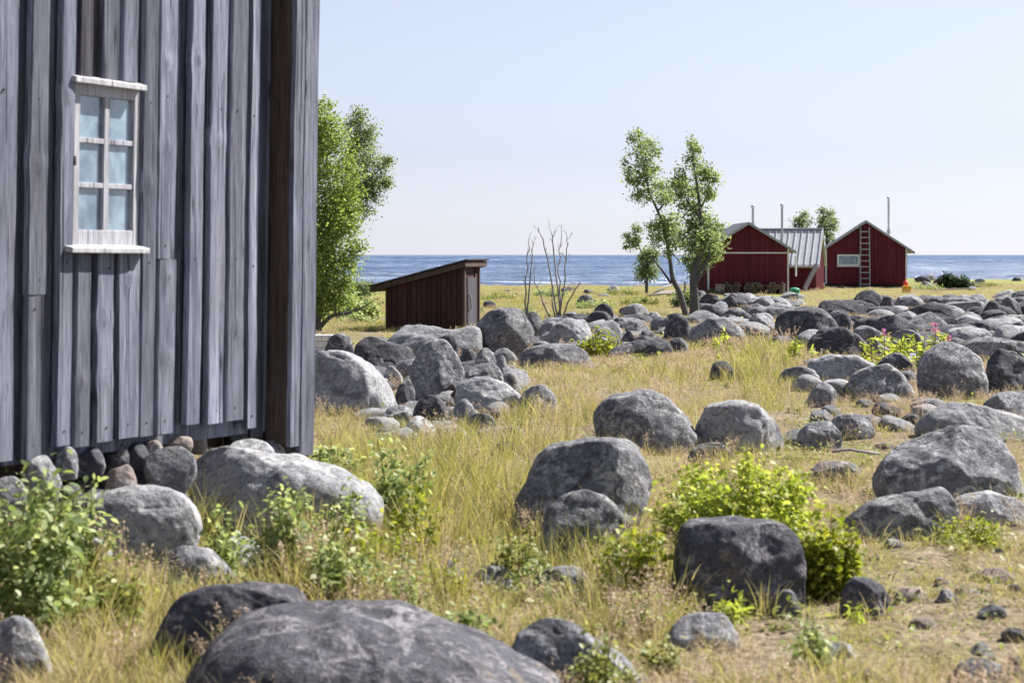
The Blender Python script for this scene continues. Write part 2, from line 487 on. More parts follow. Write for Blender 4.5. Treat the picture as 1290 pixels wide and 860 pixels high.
def rock_shape(out, hd, p, seed, lvl, cuts, rough=1.0):
    """out: closed outline in (x,z) around the origin; swollen to a solid of half depth hd"""
    rs = np.random.RandomState(seed)
    d, fc = ico(lvl)
    ang = np.arctan2(out[:, 1], out[:, 0]); rad = np.hypot(out[:, 0], out[:, 1])
    o = np.argsort(ang); ang, rad = ang[o], rad[o]
    N = 360
    th = np.linspace(-np.pi, np.pi, N, endpoint=False)
    # resample the outline edge by edge for straight flanks, then soften
    xs, zs = [], []
    for i in range(len(ang)):
        j = (i + 1) % len(ang)
        x0, z0 = rad[i] * np.cos(ang[i]), rad[i] * np.sin(ang[i]); x1, z1 = rad[j] * np.cos(ang[j]), rad[j] * np.sin(ang[j])
        tt = np.linspace(0, 1, 24, endpoint=False)
        xs.append(x0 + (x1 - x0) * tt); zs.append(z0 + (z1 - z0) * tt)
    xs = np.concatenate(xs); zs = np.concatenate(zs)
    a2 = np.arctan2(zs, xs); r2 = np.hypot(xs, zs); o = np.argsort(a2)
    r = np.interp(th, a2[o], r2[o], period=2 * np.pi)
    k = np.exp(-np.linspace(-2, 2, 25) ** 2); k /= k.sum()
    r = np.convolve(np.concatenate([r[-12:], r, r[:12]]), k, 'valid') * 1.012
    tt = np.arctan2(d[:, 2], d[:, 0]); c = np.hypot(d[:, 0], d[:, 2]); s = d[:, 1]
    rr = np.interp(tt, th, r, period=2 * np.pi)
    kk = 1 / (c ** p + np.abs(s) ** p) ** (1 / p)
    P = np.stack([rr * np.cos(tt) * c * kk, hd * s * kk, rr * np.sin(tt) * c * kk], -1)
    hw = (out[:, 0].max() - out[:, 0].min()) / 2; hh = out[:, 1].max()
    sca = np.array([hw, hd, hh])
    q = P / sca
    for _ in range(cuts + 2):
        n = np.array([rs.uniform(-.65, .65), rs.uniform(-1, -.35), rs.uniform(-.1, .8)]) if lvl > 4 else np.array([rs.uniform(-1, 1), rs.uniform(-1, .35), rs.uniform(-.15, 1)])
        n /= np.linalg.norm(n)
        dist = np.max(q @ n) * rs.uniform(.70, .93)
        e = np.maximum(0, q @ n - dist)
        q = q - np.outer(e, n) * .88
    P = q * sca
    size = min(hw, hd, hh * 1.2)
    o0 = rs.uniform(0, 90, 3)
    nrm = P / sca ** 2; nrm /= np.linalg.norm(nrm, axis=1)[:, None] + 1e-9
    disp = size * rough * (.085 * fbm(P / size * .9 + o0, 2) + .028 * fbm(P / size * 3.2 + o0, 3) + .012 * np.minimum(0, fbm(P / size * 6 + o0 + 31, 3)))
    # a few weathered cracks / ledges
    cr = np.abs(vnoise(P / size * 1.1 + o0 + 50))
    disp -= size * (.05 if lvl < 6 else .018) * rough * np.exp(-(cr / .045) ** 2)
    P = P + nrm * disp[:, None]
    return P, fc

def rock(outline, base, label, mat='rock', D=None, dep=.8, p=2.3, cuts=3, name='boulder', group=None, seed=None, cat='boulder', rough=1.0, rest=False):
    out = np.array(outline, float)
    seed = seed if seed is not None else int(abs(out.sum() * 7)) % 100000
    wpx = out[:, 0].max() - out[:, 0].min()
    if D is None:
        D0 = depth_at(base)
        D = D0 + dep * wpx / F * D0 * .5 * .45
    X = (out[:, 0] - CX) / F * D; Zp = E - (out[:, 1] - HY) / F * D
    xc = (X.min() + X.max()) / 2; w = X.max() - X.min()
    zg = gz(xc, D)
    ztop = Zp.max()
    zl = min(zg, Zp.min()) if not rest else Zp.min()
    h = ztop - zl
    zc = zl + .28 * h
    zb = zl - .10 * h - .04
    pts = list(zip(X - xc, Zp - zc)) + [(X.max() - .1 * w - xc, zb - zc), (X.min() + .1 * w - xc, zb - zc), (0, zb - zc - .04 * h)]
    hd = dep * w / 2
    lvl = 6 if wpx > 150 else (5 if wpx > 45 else 4)
    P, fc = rock_shape(np.array(pts), hd, p, seed, lvl, cuts, rough)
    o = mesh_np(name, P + np.array([0, 0, zc - zg]), fc, M[mat], smooth=True)
    o.location = (xc, D, zg)
    tag(o, label, cat, group)
    FOOT.append((xc, D, w / 2, hd))
    return o

def bb(x0, y0, x1, y1, skew=0.0, flat=.25):
    """outline for a rounded boulder filling a box of pixels; skew moves the summit"""
    w, h = x1 - x0, y1 - y0
    m = .5 + skew
    return [(x0, y1 - .05 * h), (x0 + .04 * w, y0 + .55 * h), (x0 + w * (m - .5) * .3 + .17 * w, y0 + .2 * h), (x0 + w * (m - flat / 2), y0 + .02 * h), (x0 + w * (m + flat / 2), y0),
            (x1 - .17 * w + w * (m - .5) * .3, y0 + .22 * h), (x1 - .04 * w, y0 + .58 * h), (x1, y1 - .05 * h)]

G_PILE = 'boulders heaped beside the barn'
G_HEAP = 'boulders between shed and trees'
G_FIELD = 'boulders in the right-hand boulder field'
G_FRONT = 'boulders lying in the foreground meadow'
G_FOOT = 'stones carrying the barn'
G_HOUSE = 'boulders in front of the red boathouses'

# --- foreground
rock([(225, 872), (250, 822), (290, 790), (350, 773), (430, 767), (500, 771), (560, 785), (620, 809), (670, 834), (715, 860), (730, 885)], 905,
     'huge dark speckled boulder cut off by the bottom edge of the picture', 'rock_dark', dep=.8, cuts=-2, group=G_FRONT)
rock([(188, 830), (196, 790), (225, 752), (270, 738), (320, 735), (360, 740), (383, 755), (388, 795)], 842,
     'dark blocky boulder just behind the huge foreground boulder', 'rock_dark', dep=.75, p=2.6, group=G_FRONT)
rock([(194, 735), (200, 698), (228, 686), (262, 691), (285, 710), (302, 738)], 748,
     'grey boulder with pale right side behind the dark blocky boulder', 'rock', dep=.8, group=G_FRONT)
rock([(-25, 855), (-5, 790), (20, 775), (38, 785), (55, 812), (68, 850)], 862,
     'grey boulder half cut off by the picture corner under the leafy bush', 'rock', group=G_FRONT)
rock([(638, 838), (655, 795), (688, 776), (718, 781), (750, 803), (795, 838), (828, 862)], 862,
     'pale sloping boulder sunk in weeds at the bottom centre', 'rock', dep=.6, group=G_FRONT)
rock([(652, 657), (655, 625), (668, 590), (690, 563), (725, 553), (770, 552), (800, 561), (816, 585), (819, 612), (808, 645)], 668,
     'large smooth round boulder standing alone in the centre of the meadow', 'rock', dep=.85, p=2.7, cuts=2, group=G_FRONT)
rock([(678, 672), (688, 640), (710, 623), (740, 618), (768, 627), (785, 645), (790, 675)], 704,
     'smaller rounded boulder leaning against front of the large round one', 'rock', dep=.8, group=G_FRONT)
rock([(844, 748), (850, 700), (856, 663), (872, 654), (930, 652), (985, 656), (1004, 670), (1013, 700), (1010, 748)], 764,
     'square block of dark rock with flat top below the bright green bush', 'rock_dark', dep=.7, p=3.6, cuts=2, group=G_FRONT)
rock(bb(840, 773, 932, 815, .05, .5), 818, 'low flat-topped stone in the grass below the square block', 'rock', p=2.8, group=G_FRONT)
rock(bb(1058, 726, 1123, 770, -.08), 775, 'dark angular stone right of the bright green bush', 'rock_dark', cuts=5, group=G_FRONT)
rock(bb(1193, 832, 1280, 878), 890, 'dark round boulder cut off by the lower right edge', 'rock_dark', group=G_FRONT)
rock(bb(1066, 843, 1112, 866), 872, 'small dark stone at bottom edge left of the round boulder', 'rock_dark', group=G_FRONT)
rock(bb(972, 742, 1009, 772), 776, 'small grey stone beside the right foot of the square block', 'rock', cat='stone', name='stone', group=G_FRONT)
rock(bb(592, 711, 652, 742), 744, 'low grey stone almost buried in weeds left of the round boulder', 'rock', group=G_FRONT)
rock(bb(548, 706, 585, 724), 727, 'small pale stone showing between the weeds', 'rock', cat='stone', name='stone', group=G_FRONT)
rock(bb(667, 712, 748, 745, .1), 748, 'flat weathered stone under the dry grass below the round boulders', 'rock', group=G_FRONT)
# --- right side
rock([(1100, 618), (1112, 585), (1127, 560), (1165, 544), (1200, 537), (1240, 540), (1262, 558), (1280, 590), (1292, 628)], 634,
     'big broad boulder with flat sunny top near right edge', 'rock', dep=.75, p=2.7, group=G_FRONT)
rock([(1064, 658), (1100, 635), (1150, 622), (1190, 616), (1204, 628), (1212, 652), (1190, 676)], 678,
     'low pointed slab lying in front of the broad boulder', 'rock', dep=.7, p=2.6, cuts=4, group=G_FRONT)
rock([(1196, 645), (1205, 624), (1240, 620), (1285, 630), (1330, 655)], 662, 'long low ridge of rock behind the pointed slab', 'rock_light', dep=.5, group=G_FRONT)
rock(bb(1018, 581, 1090, 604, 0, .6), 606, 'flat pale slab in dry grass behind the green bush', 'rock', dep=.6, group=G_FRONT)
rock(bb(866, 558, 926, 580, 0, .4), 584, 'flat bluish slab showing behind the left of the bush', 'rock', dep=.6, group=G_FRONT)
rock([(1150, 540), (1170, 520), (1198, 507), (1240, 511), (1300, 528), (1320, 548)], 552, 'wide pale rock outcrop above the broad boulder', 'rock_light', dep=.5, group=G_FIELD)
rock(bb(1236, 490, 1320, 525), 530, 'grassy grey rock at the right edge above the pale outcrop', 'rock', group=G_FIELD)
rock(bb(1160, 519, 1200, 543), 546, 'small grey rock at left end of the pale outcrop', 'rock', group=G_FIELD)
rock(bb(1040, 522, 1102, 548, 0, .5), 552, 'flat pinkish stone in the dry grass between bush and outcrop', 'rock', dep=.6, group=G_FIELD)
rock(bb(1003, 531, 1062, 557, 0, .4), 561, 'low pale stone with yellow plants on its top', 'rock', dep=.6, group=G_FIELD)
# --- middle meadow
rock([(748, 522), (762, 502), (790, 493), (820, 490), (846, 502), (866, 526), (881, 552), (886, 566)], 568,
     'big sloping boulder with a humped back in the middle of the meadow', 'rock', dep=.75, group=G_FRONT)
rock([(876, 545), (890, 510), (920, 503), (955, 508), (975, 525), (987, 552)], 566, 'pale smooth boulder right of the hump-backed boulder', 'rock_light', dep=.7, group=G_FRONT)
rock(bb(893, 455, 926, 475), 478, 'small grassy stone alone in tall yellow grass', 'rock_dark', cat='stone', name='stone', group=G_FRONT)
rock(bb(652, 485, 703, 518), 521, 'round grey boulder half hidden in grass right of the pile', 'rock', group=G_PILE)
# --- pile beside the barn
rock([(366, 512), (372, 465), (400, 443), (420, 442), (445, 449), (470, 465), (490, 490), (503, 518)], 524,
     'large pale smooth boulder beside the barn corner', 'rock_light', dep=.8, cuts=2, group=G_PILE)
rock(bb(407, 420, 450, 450), 455, 'dark round boulder behind the pale one by the barn', 'rock_dark', group=G_PILE)
rock([(446, 468), (449, 440), (460, 425), (480, 427), (500, 434), (520, 438), (527, 465)], 474, 'dark lumpy boulder in the left of the pile', 'rock_dark', dep=.7, group=G_PILE)
rock([(520, 505), (517, 465), (526, 441), (543, 427), (560, 426), (575, 445), (584, 466), (580, 485), (566, 504)], 508,
     'tall tilted boulder in the middle of the pile', 'rock', dep=.8, p=2.8, cuts=5, group=G_PILE)
rock([(483, 436), (503, 417), (512, 408), (545, 410), (575, 413), (602, 412), (607, 442)], 452, 'wide pale flat-topped slab at back of the pile below the shed', 'rock_light', dep=.6, p=3, group=G_PILE)
rock([(596, 444), (599, 410), (614, 393), (632, 387), (654, 389), (665, 402), (672, 422), (666, 436), (655, 447)], 450,
     'big cracked boulder with sunlit right face beside the shed', 'rock', dep=.9, p=2.9, cuts=5, group=G_PILE)
rock(bb(544, 416, 577, 437), 447, 'small dark stone on the flat slab behind the tilted boulder', 'rock_dark', D=31.5, cat='stone', name='stone', group=G_PILE)
rock(bb(578, 437, 600, 461), 466, 'dark square stone wedged right of the tilted boulder', 'rock_dark', p=3.2, group=G_PILE)
rock(bb(596, 438, 627, 470), 477, 'upright rounded stone at right of the pile', 'rock', group=G_PILE)
rock(bb(623, 446, 640, 476), 482, 'narrow pale stone touching the upright rounded stone', 'rock_light', group=G_PILE)
rock(bb(616, 437, 650, 456, 0, .5), 461, 'flat pale stone behind the right of the pile', 'rock_light', group=G_PILE)
rock(bb(584, 455, 635, 485, .1), 492, 'smooth oval stone in the pile above the long slab', 'rock', group=G_PILE)
rock([(573, 500), (577, 484), (590, 476), (612, 474), (640, 485), (656, 500), (650, 514)], 519, 'long pointed slab at lower right of the pile', 'rock_light', dep=.6, cuts=4, group=G_PILE)
rock(bb(633, 468, 653, 493), 499, 'small round stone at right tip of the pile', 'rock', cat='stone', name='stone', group=G_PILE)
rock(bb(483, 458, 508, 484), 489, 'small pale square stone in the dark cleft of the pile', 'rock_light', p=3.2, cat='stone', name='stone', group=G_PILE)
rock(bb(465, 456, 487, 477), 483, 'small dark stone above the pale barn-side boulder', 'rock_dark', cat='stone', name='stone', group=G_PILE)
rock(bb(498, 476, 524, 509), 514, 'dark slab at foot of the tilted boulder', 'rock_dark', group=G_PILE)
rock(bb(519, 498, 566, 535), 541, 'ridged dark stone below the tilted boulder', 'rock_dark', cuts=4, group=G_PILE)
rock(bb(563, 501, 602, 533), 539, 'round grey stone at the foot of the pile', 'rock', group=G_PILE)
rock(bb(480, 510, 526, 534), 539, 'low grey stone right of the pale barn-side boulder', 'rock', group=G_PILE)
rock(bb(506, 524, 548, 549), 554, 'low flat stone in front of the pile', 'rock_light', group=G_PILE)
rock([(545, 556), (552, 537), (575, 536), (592, 550), (600, 568)], 571, 'pale wedge-shaped stone lowest in front of the pile', 'rock_light', group=G_PILE)
rock(bb(580, 520, 630, 552), 557, 'lumpy grey stone at lower right end of the pile', 'rock', group=G_PILE)
rock(bb(618, 556, 658, 574), 577, 'flat dark stone in green grass below the pile', 'rock_dark', group=G_PILE)
rock(bb(660, 392, 684, 420), 428, 'grey stone behind the right of the cracked boulder', 'rock', group=G_PILE)
# --- between shed and trees
rock([(652, 452), (662, 440), (690, 434), (722, 433), (740, 444), (753, 462)], 466, 'long low boulder below the bare saplings', 'rock', dep=.6, group=G_HEAP)
rock([(690, 434), (693, 415), (715, 402), (738, 401), (746, 418), (744, 434)], 438, 'boulder with pale flat top behind the long low one', 'rock_light', dep=.8, p=2.8, group=G_HEAP)
rock(bb(745, 401, 787, 431, -.1), 437, 'pale topped split boulder in the middle of the heap', 'rock_light', p=2.8, cuts=5, group=G_HEAP)
rock(bb(736, 391, 773, 410), 418, 'dark smooth boulder behind the split one', 'rock_dark', group=G_HEAP)
rock(bb(748, 382, 774, 400), 408, 'dark boulder topmost in the heap', 'rock_dark', group=G_HEAP)
rock(bb(726, 371, 750, 384), 389, 'grey boulder alone in green turf near the shore', 'rock', group=G_HEAP)
rock(bb(781, 414, 803, 436), 439, 'small dark round boulder right of the split one', 'rock_dark', group=G_HEAP)
rock(bb(802, 413, 826, 430), 434, 'small pointed boulder left of the upright block', 'rock_dark', cuts=5, group=G_HEAP)
rock(bb(769, 399, 793, 413), 417, 'small grey boulder behind the split one', 'rock', group=G_HEAP)
rock([(762, 448), (775, 436), (800, 430), (830, 424), (844, 432), (846, 446)], 450, 'long dark slab at the near edge of the heap', 'rock_dark', dep=.5, group=G_HEAP)
rock([(836, 428), (837, 405), (845, 395), (856, 394), (866, 403), (870, 419), (868, 430)], 433, 'upright dark block leaning below the tree trunk', 'rock_dark', p=3, cuts=4, group=G_HEAP)
rock([(865, 436), (872, 413), (892, 399), (912, 399), (930, 412), (943, 432)], 438, 'broad grey mound of rock below the thick tree trunk', 'rock', dep=.7, group=G_HEAP)
rock(bb(840, 425, 868, 441), 444, 'dark low stone under the upright block', 'rock_dark', group=G_HEAP)
rock(bb(812, 393, 834, 405), 408, 'pale low stone in dry grass left of the leaning trunk', 'rock_light', group=G_HEAP)
rock(bb(677, 404, 709, 425), 430, 'grey stone behind the long low boulder', 'rock', group=G_HEAP)
rock(bb(606, 379, 626, 387), 391, 'small dark stone in turf right of the shed', 'rock_dark', cat='stone', name='stone', group=G_HEAP)
# --- in front of the houses
rock(bb(879, 370, 911, 387, -.05, .5), 390, 'flat-topped dark boulder at the left house corner', 'rock_dark', p=2.9, group=G_HOUSE)
rock(bb(909, 373, 931, 388), 391, 'dark boulder below the left end of the firewood', 'rock_dark', group=G_HOUSE)
rock(bb(894, 385, 926, 400), 403, 'dark boulder right of the thick trunk', 'rock_dark', group=G_HOUSE)
rock(bb(945, 372, 979, 390), 392, 'round grey boulder in front of the firewood', 'rock', group=G_HOUSE)
rock(bb(936, 394, 979, 419, -.05), 422, 'grey boulder with pale top left of the big dark one', 'rock', group=G_HOUSE)
rock([(976, 428), (979, 400), (992, 390), (1018, 386), (1038, 390), (1052, 402), (1063, 424)], 432, 'big dark smooth boulder in front of the green bin', 'rock_dark', dep=.8, cuts=2, group=G_HOUSE)
rock([(1016, 447), (1020, 428), (1035, 415), (1060, 412), (1080, 420), (1092, 436), (1094, 450)], 453, 'round dark boulder in front of the big smooth one', 'rock_dark', dep=.8, cuts=2, group=G_HOUSE)
rock(bb(1041, 388, 1074, 414, -.08), 420, 'dark round boulder behind the two big ones', 'rock_dark', group=G_HOUSE)
rock([(1030, 392), (1034, 380), (1060, 377), (1085, 379), (1100, 385), (1104, 398)], 400, 'long dark boulder under the ladder', 'rock_dark', dep=.5, p=2.8, group=G_HOUSE)
rock(bb(1073, 365, 1114, 390, .03), 394, 'tall dark boulder right of the ladder', 'rock_dark', group=G_HOUSE)
rock(bb(1108, 373, 1128, 391), 395, 'small dark boulder touching the tall one', 'rock_dark', group=G_HOUSE)
rock(bb(1123, 369, 1165, 390), 393, 'wide boulder with pale right end below the yellow can', 'rock', group=G_HOUSE)
rock(bb(1072, 408, 1116, 433), 437, 'boulder with sunny right face beside the round dark one', 'rock', cuts=5, group=G_HOUSE)
rock(bb(1089, 425, 1117, 449), 452, 'grey boulder behind the left fireweed', 'rock', group=G_HOUSE)
# --- right boulder field
rock([(1012, 480), (1020, 455), (1045, 447), (1080, 449), (1103, 462), (1100, 480)], 483, 'wide flat pale boulder left of the fireweeds', 'rock_light', dep=.6, p=2.7, group=G_FIELD)
rock(bb(1103, 446, 1153, 471), 475, 'dark oval boulder between the fireweeds', 'rock_dark', group=G_FIELD)
rock([(1066, 492), (1075, 472), (1095, 461), (1120, 459), (1138, 475), (1152, 497)], 501, 'sloping boulder with dry grass in front', 'rock', dep=.7, group=G_FIELD)
rock([(1155, 482), (1160, 456), (1175, 438), (1190, 430), (1208, 434), (1232, 450), (1243, 476), (1243, 492)], 498, 'big peaked boulder right of the tall fireweed', 'rock', dep=.75, cuts=3, group=G_FIELD)
rock([(1239, 485), (1244, 455), (1260, 440), (1280, 444), (1305, 465), (1310, 490)], 495, 'big dark boulder cut by the right edge', 'rock_dark', dep=.75, group=G_FIELD)
rock([(1205, 448), (1218, 430), (1245, 424), (1280, 428), (1320, 445)], 456, 'long flat boulder behind the peaked one', 'rock', dep=.5, group=G_FIELD)
rock([(1183, 434), (1195, 415), (1220, 412), (1243, 415), (1254, 432)], 440, 'pale flat boulder behind the tall fireweed', 'rock_light', dep=.6, p=2.7, group=G_FIELD)
rock(bb(1117, 416, 1167, 440), 444, 'grey boulder behind and between the fireweeds', 'rock', group=G_FIELD)
rock(bb(1154, 395, 1208, 412, -.1, .4), 415, 'low wide dark boulder in straw grass', 'rock_dark', dep=.6, group=G_FIELD)
rock(bb(1204, 403, 1263, 421, 0, .4), 425, 'long dark boulder in the middle of the right field', 'rock_dark', dep=.6, group=G_FIELD)
rock(bb(1253, 396, 1310, 412), 416, 'low boulder at right edge below the round one', 'rock', group=G_FIELD)
rock(bb(1258, 371, 1286, 396), 400, 'round upright boulder near the right edge', 'rock', group=G_FIELD)
rock(bb(1238, 378, 1262, 399), 403, 'dark jagged boulder left of the upright one', 'rock_dark', cuts=5, group=G_FIELD)
rock(bb(1259, 405, 1300, 423), 428, 'dark rounded boulder cut by right edge in the field', 'rock_dark', group=G_FIELD)
rock(bb(1271, 364, 1310, 386), 390, 'farthest big boulder at the right edge', 'rock', group=G_FIELD)
rock(bb(981, 461, 1034, 482), 485, 'low pale stone beside the tall green grass', 'rock', group=G_FIELD)
rock(bb(1014, 481, 1056, 508), 511, 'grey stone sunk in dry grass in front of the flat boulder', 'rock', group=G_FIELD)
# --- barn footing
rock([(232, 640), (243, 580), (268, 562), (310, 567), (340, 577), (372, 575), (420, 590), (460, 607), (485, 640)], 700,
     'huge smooth pale slab under the barn corner', 'rock_light', D=12.25, dep=.55, p=2.7, cuts=1, group=G_FOOT)
rock([(86, 672), (94, 640), (115, 622), (168, 613), (215, 617), (240, 632), (252, 662)], 690,
     'pale rounded boulder in front of the barn footing', 'rock_light', D=10.9, dep=.7, cuts=1, group=G_FOOT)
rock([(172, 600), (176, 580), (200, 566), (228, 562), (245, 575), (249, 598), (235, 620), (190, 612)], 622,
     'round bluish stone under the barn left of the slab', 'rock', D=11.75, dep=.8, cuts=1, group=G_FOOT, rough=.6)
small = [((131, 583, 173, 617), 11.3, 'rock_pink', 'small pinkish stone between the pale rounded boulder and the barn'),
         ((68, 562, 100, 594), 11.2, 'rock', 'grey egg-shaped stone under the barn wall'),
         ((94, 561, 132, 590), 11.45, 'rock_dark', 'dark stone under the barn below the window'),
         ((129, 553, 165, 588), 11.75, 'rock_dark', 'darkest stone tucked under the barn sill'),
         ((159, 557, 188, 584), 11.8, 'rock_dark', 'dark grey wedge stone right of the darkest one'),
         ((180, 551, 209, 577), 11.9, 'rock_pink', 'brick-red stone under the barn wall'),
         ((200, 543, 243, 562), 12.2, 'rock_pink', 'flat reddish brown stone jammed under the boards'),
         ((239, 539, 264, 562), 12.5, 'rock_pink', 'small brown upright stone left of the pale slab'),
         ((284, 553, 346, 576), 12.65, 'rock_light', 'pale flat stone lying on the slab under the corner'),
         ((287, 541, 318, 558), 12.9, 'rock_light', 'small pale stone on top of the flat one'),
         ((322, 553, 360, 578), 13.0, 'rock', 'grey leaning stone by the barn corner board'),
         ((32, 573, 77, 612), 10.9, 'rock_light', 'pale round stone at left below the barn boards'),
         ((95, 678, 143, 714), 10.3, 'rock_light', 'small white stone behind the left leafy bush'),
         ((262, 676, 336, 716), 10.9, 'rock_light', 'pale stone behind the middle leafy bush'),
         ((-14, 600, 36, 640), 10.4, 'rock_light', 'pale stone behind the leafy bush at the left edge')]
for (b, D_, m_, lab) in small:
    rock(bb(*b), 0, lab, m_, D=D_, dep=.9, cuts=6, p=2.9, name='stone', cat='stone', group=G_FOOT, rough=.7, rest=True)
# stacked hidden piers that carry the wall
# --- scattered small stones (copies)
PROTO = []
for k in range(7):
    a = np.linspace(0, 2 * np.pi, 9, endpoint=False)
    rr = 1 + .22 * np.random.RandomState(k + 3).uniform(-1, 1, 9)
    out = np.stack([np.cos(a) * rr, np.sin(a) * rr * .66], -1)
    P, fc = rock_shape(out, .75, 2.4, 40 + k, 4, 4)
    me_o = mesh_np('stone', P, fc, M[['rock', 'rock_dark', 'rock_light'][k % 3]], smooth=True, link=False)
    PROTO.append(me_o)

def scatter(x0, y0, x1, y1, n, s0, s1, label, group, name='stone', gap=.6):
    k = 0; tries = 0
    while k < n and tries < n * 30:
        tries += 1
        px, py = rnd.uniform(x0, x1), rnd.uniform(y0, y1)
        D = depth_at(py); x = (px - CX) / F * D
        s = rnd.uniform(s0, s1)
        if any(((x - f[0]) / (f[2] + s * gap)) ** 2 + ((D - f[1]) / (f[3] + s * gap)) ** 2 < 1 for f in FOOT): continue
        o = rnd.choice(PROTO).copy(); COL.objects.link(o)
        o.location = (x, D, gz(x, D) + s * .12); o.scale = (s * rnd.uniform(.8, 1.3), s, s * rnd.uniform(.7, 1.1))
        o.rotation_euler = (rnd.uniform(-.25, .25), rnd.uniform(-.25, .25), rnd.uniform(0, 6.28))
        o.name = name
        tag(o, label, name, group); FOOT.append((x, D, s, s)); k += 1

for (b_, lab_) in (((1126, 740, 1170, 756), 'flat pale stone on bare ground right of the dark angular stone'), ((1178, 742, 1208, 762), 'two-toned flat stone on bare ground below the pointed slab'),
                 ((1145, 778, 1182, 788), 'dark flat sliver of stone on the bare ground'), ((1232, 716, 1278, 734), 'pale flat slab in the bare ground near the right edge'),
                 ((1232, 760, 1268, 778), 'brownish flat stone near the right edge of the bare ground'), ((1036, 808, 1078, 826), 'white flat stone in the grass above the bottom edge'),
                 ((1176, 726, 1196, 738), 'small dark stone on the bare ground below the pointed slab'), ((1218, 742, 1240, 752), 'small pale stone between the flat slabs at right')):
    rock(bb(*b_, 0, .5), b_[3] + 2, lab_, ['rock_light', 'rock', 'rock_pink'][len(lab_) % 3], dep=.8, p=2.7, cuts=4, name='stone', cat='stone', group=G_FRONT)
scatter(655, 398, 872, 440, 26, .25, .5, 'mid-sized boulder packed into the heap between shed and trees', 'mid-sized boulders of the heap', 'boulder', .35)
scatter(925, 384, 1120, 440, 18, .3, .6, 'mid-sized boulder in the band before the boathouses', 'mid-sized boulders before the boathouses', 'boulder', .35)
scatter(1105, 386, 1310, 446, 34, .3, .7, 'mid-sized boulder packed into the right boulder field', 'mid-sized boulders of the right field', 'boulder', .35)
scatter(1010, 446, 1160, 500, 10, .2, .4, 'mid-sized boulder in dry grass below the fireweeds', 'mid-sized boulders below the fireweeds', 'boulder', .35)
scatter(470, 436, 660, 520, 16, .2, .4, 'mid-sized boulder wedged into the pile beside the barn', 'mid-sized boulders of the pile', 'boulder', .3)
scatter(1160, 376, 1310, 445, 52, .18, .55, 'grey stone filling the gaps of the right boulder field', 'small stones of the right field')
scatter(880, 376, 1015, 408, 50, .2, .52, 'grey stone in the rubble in front of the left red boathouse', 'small stones by the boathouses')
scatter(610, 366, 880, 374, 9, .15, .4, 'small shore stone at the edge of the turf', 'stones along the shore')
scatter(1150, 352.5, 1300, 366, 12, .2, .6, 'shore stone on the right beach', 'stones on the right beach')
scatter(470, 455, 650, 565, 58, .10, .29, 'small stone between the boulders of the pile', 'small stones of the pile')
scatter(640, 405, 870, 444, 40, .12, .4, 'small stone among the boulders of the heap', 'small stones of the heap')
scatter(985, 445, 1240, 560, 27, .07, .24, 'small stone in the dry grass of the right field', 'small stones in the dry grass')
scatter(1080, 690, 1300, 850, 14, .03, .075, 'flat little stone on the bare dry ground', 'little stones on bare ground')
scatter(560, 690, 840, 860, 7, .03, .08, 'little stone between the foreground weeds', 'little stones between weeds')
scatter(0, 575, 390, 640, 8, .06, .12, 'small stone lying below the barn wall', 'small stones below the barn')

# ------------------------------------------------------------------ barn
TH = R(62)
TV = Vector((math.cos(TH), math.sin(TH), 0))
CB = Vector((-1.375, 13.45, 0))                     # corner on the ground
barn = empty('weathered_barn', CB, TH)
tag(barn, 'tall weathered grey plank barn with a small six-pane window', 'barn')
def s_of(px, off=.05):
    k = (px - CX) / F
    cx_, cy_ = CB.x + off * math.sin(TH), CB.y - off * math.cos(TH)
    return (k * cy_ - cx_) / (TV.x - k * TV.y)
def zb_of(px, py, off=.05):
    return E - (py - HY) / F * (CB.y - off * math.cos(TH) + s_of(px, off) * TV.y)
def shear(o):
    me = o.data
    n = len(me.vertices); co = np.empty(n * 3, np.float32); me.vertices.foreach_get('co', co); co = co.reshape(-1, 3)
    co[:, 0] += .017 * (co[:, 2] - 1.0); co[:, 1] -= .006 * (co[:, 2] - 1.0)
    me.vertices.foreach_set('co', co.ravel()); me.update()
    return o

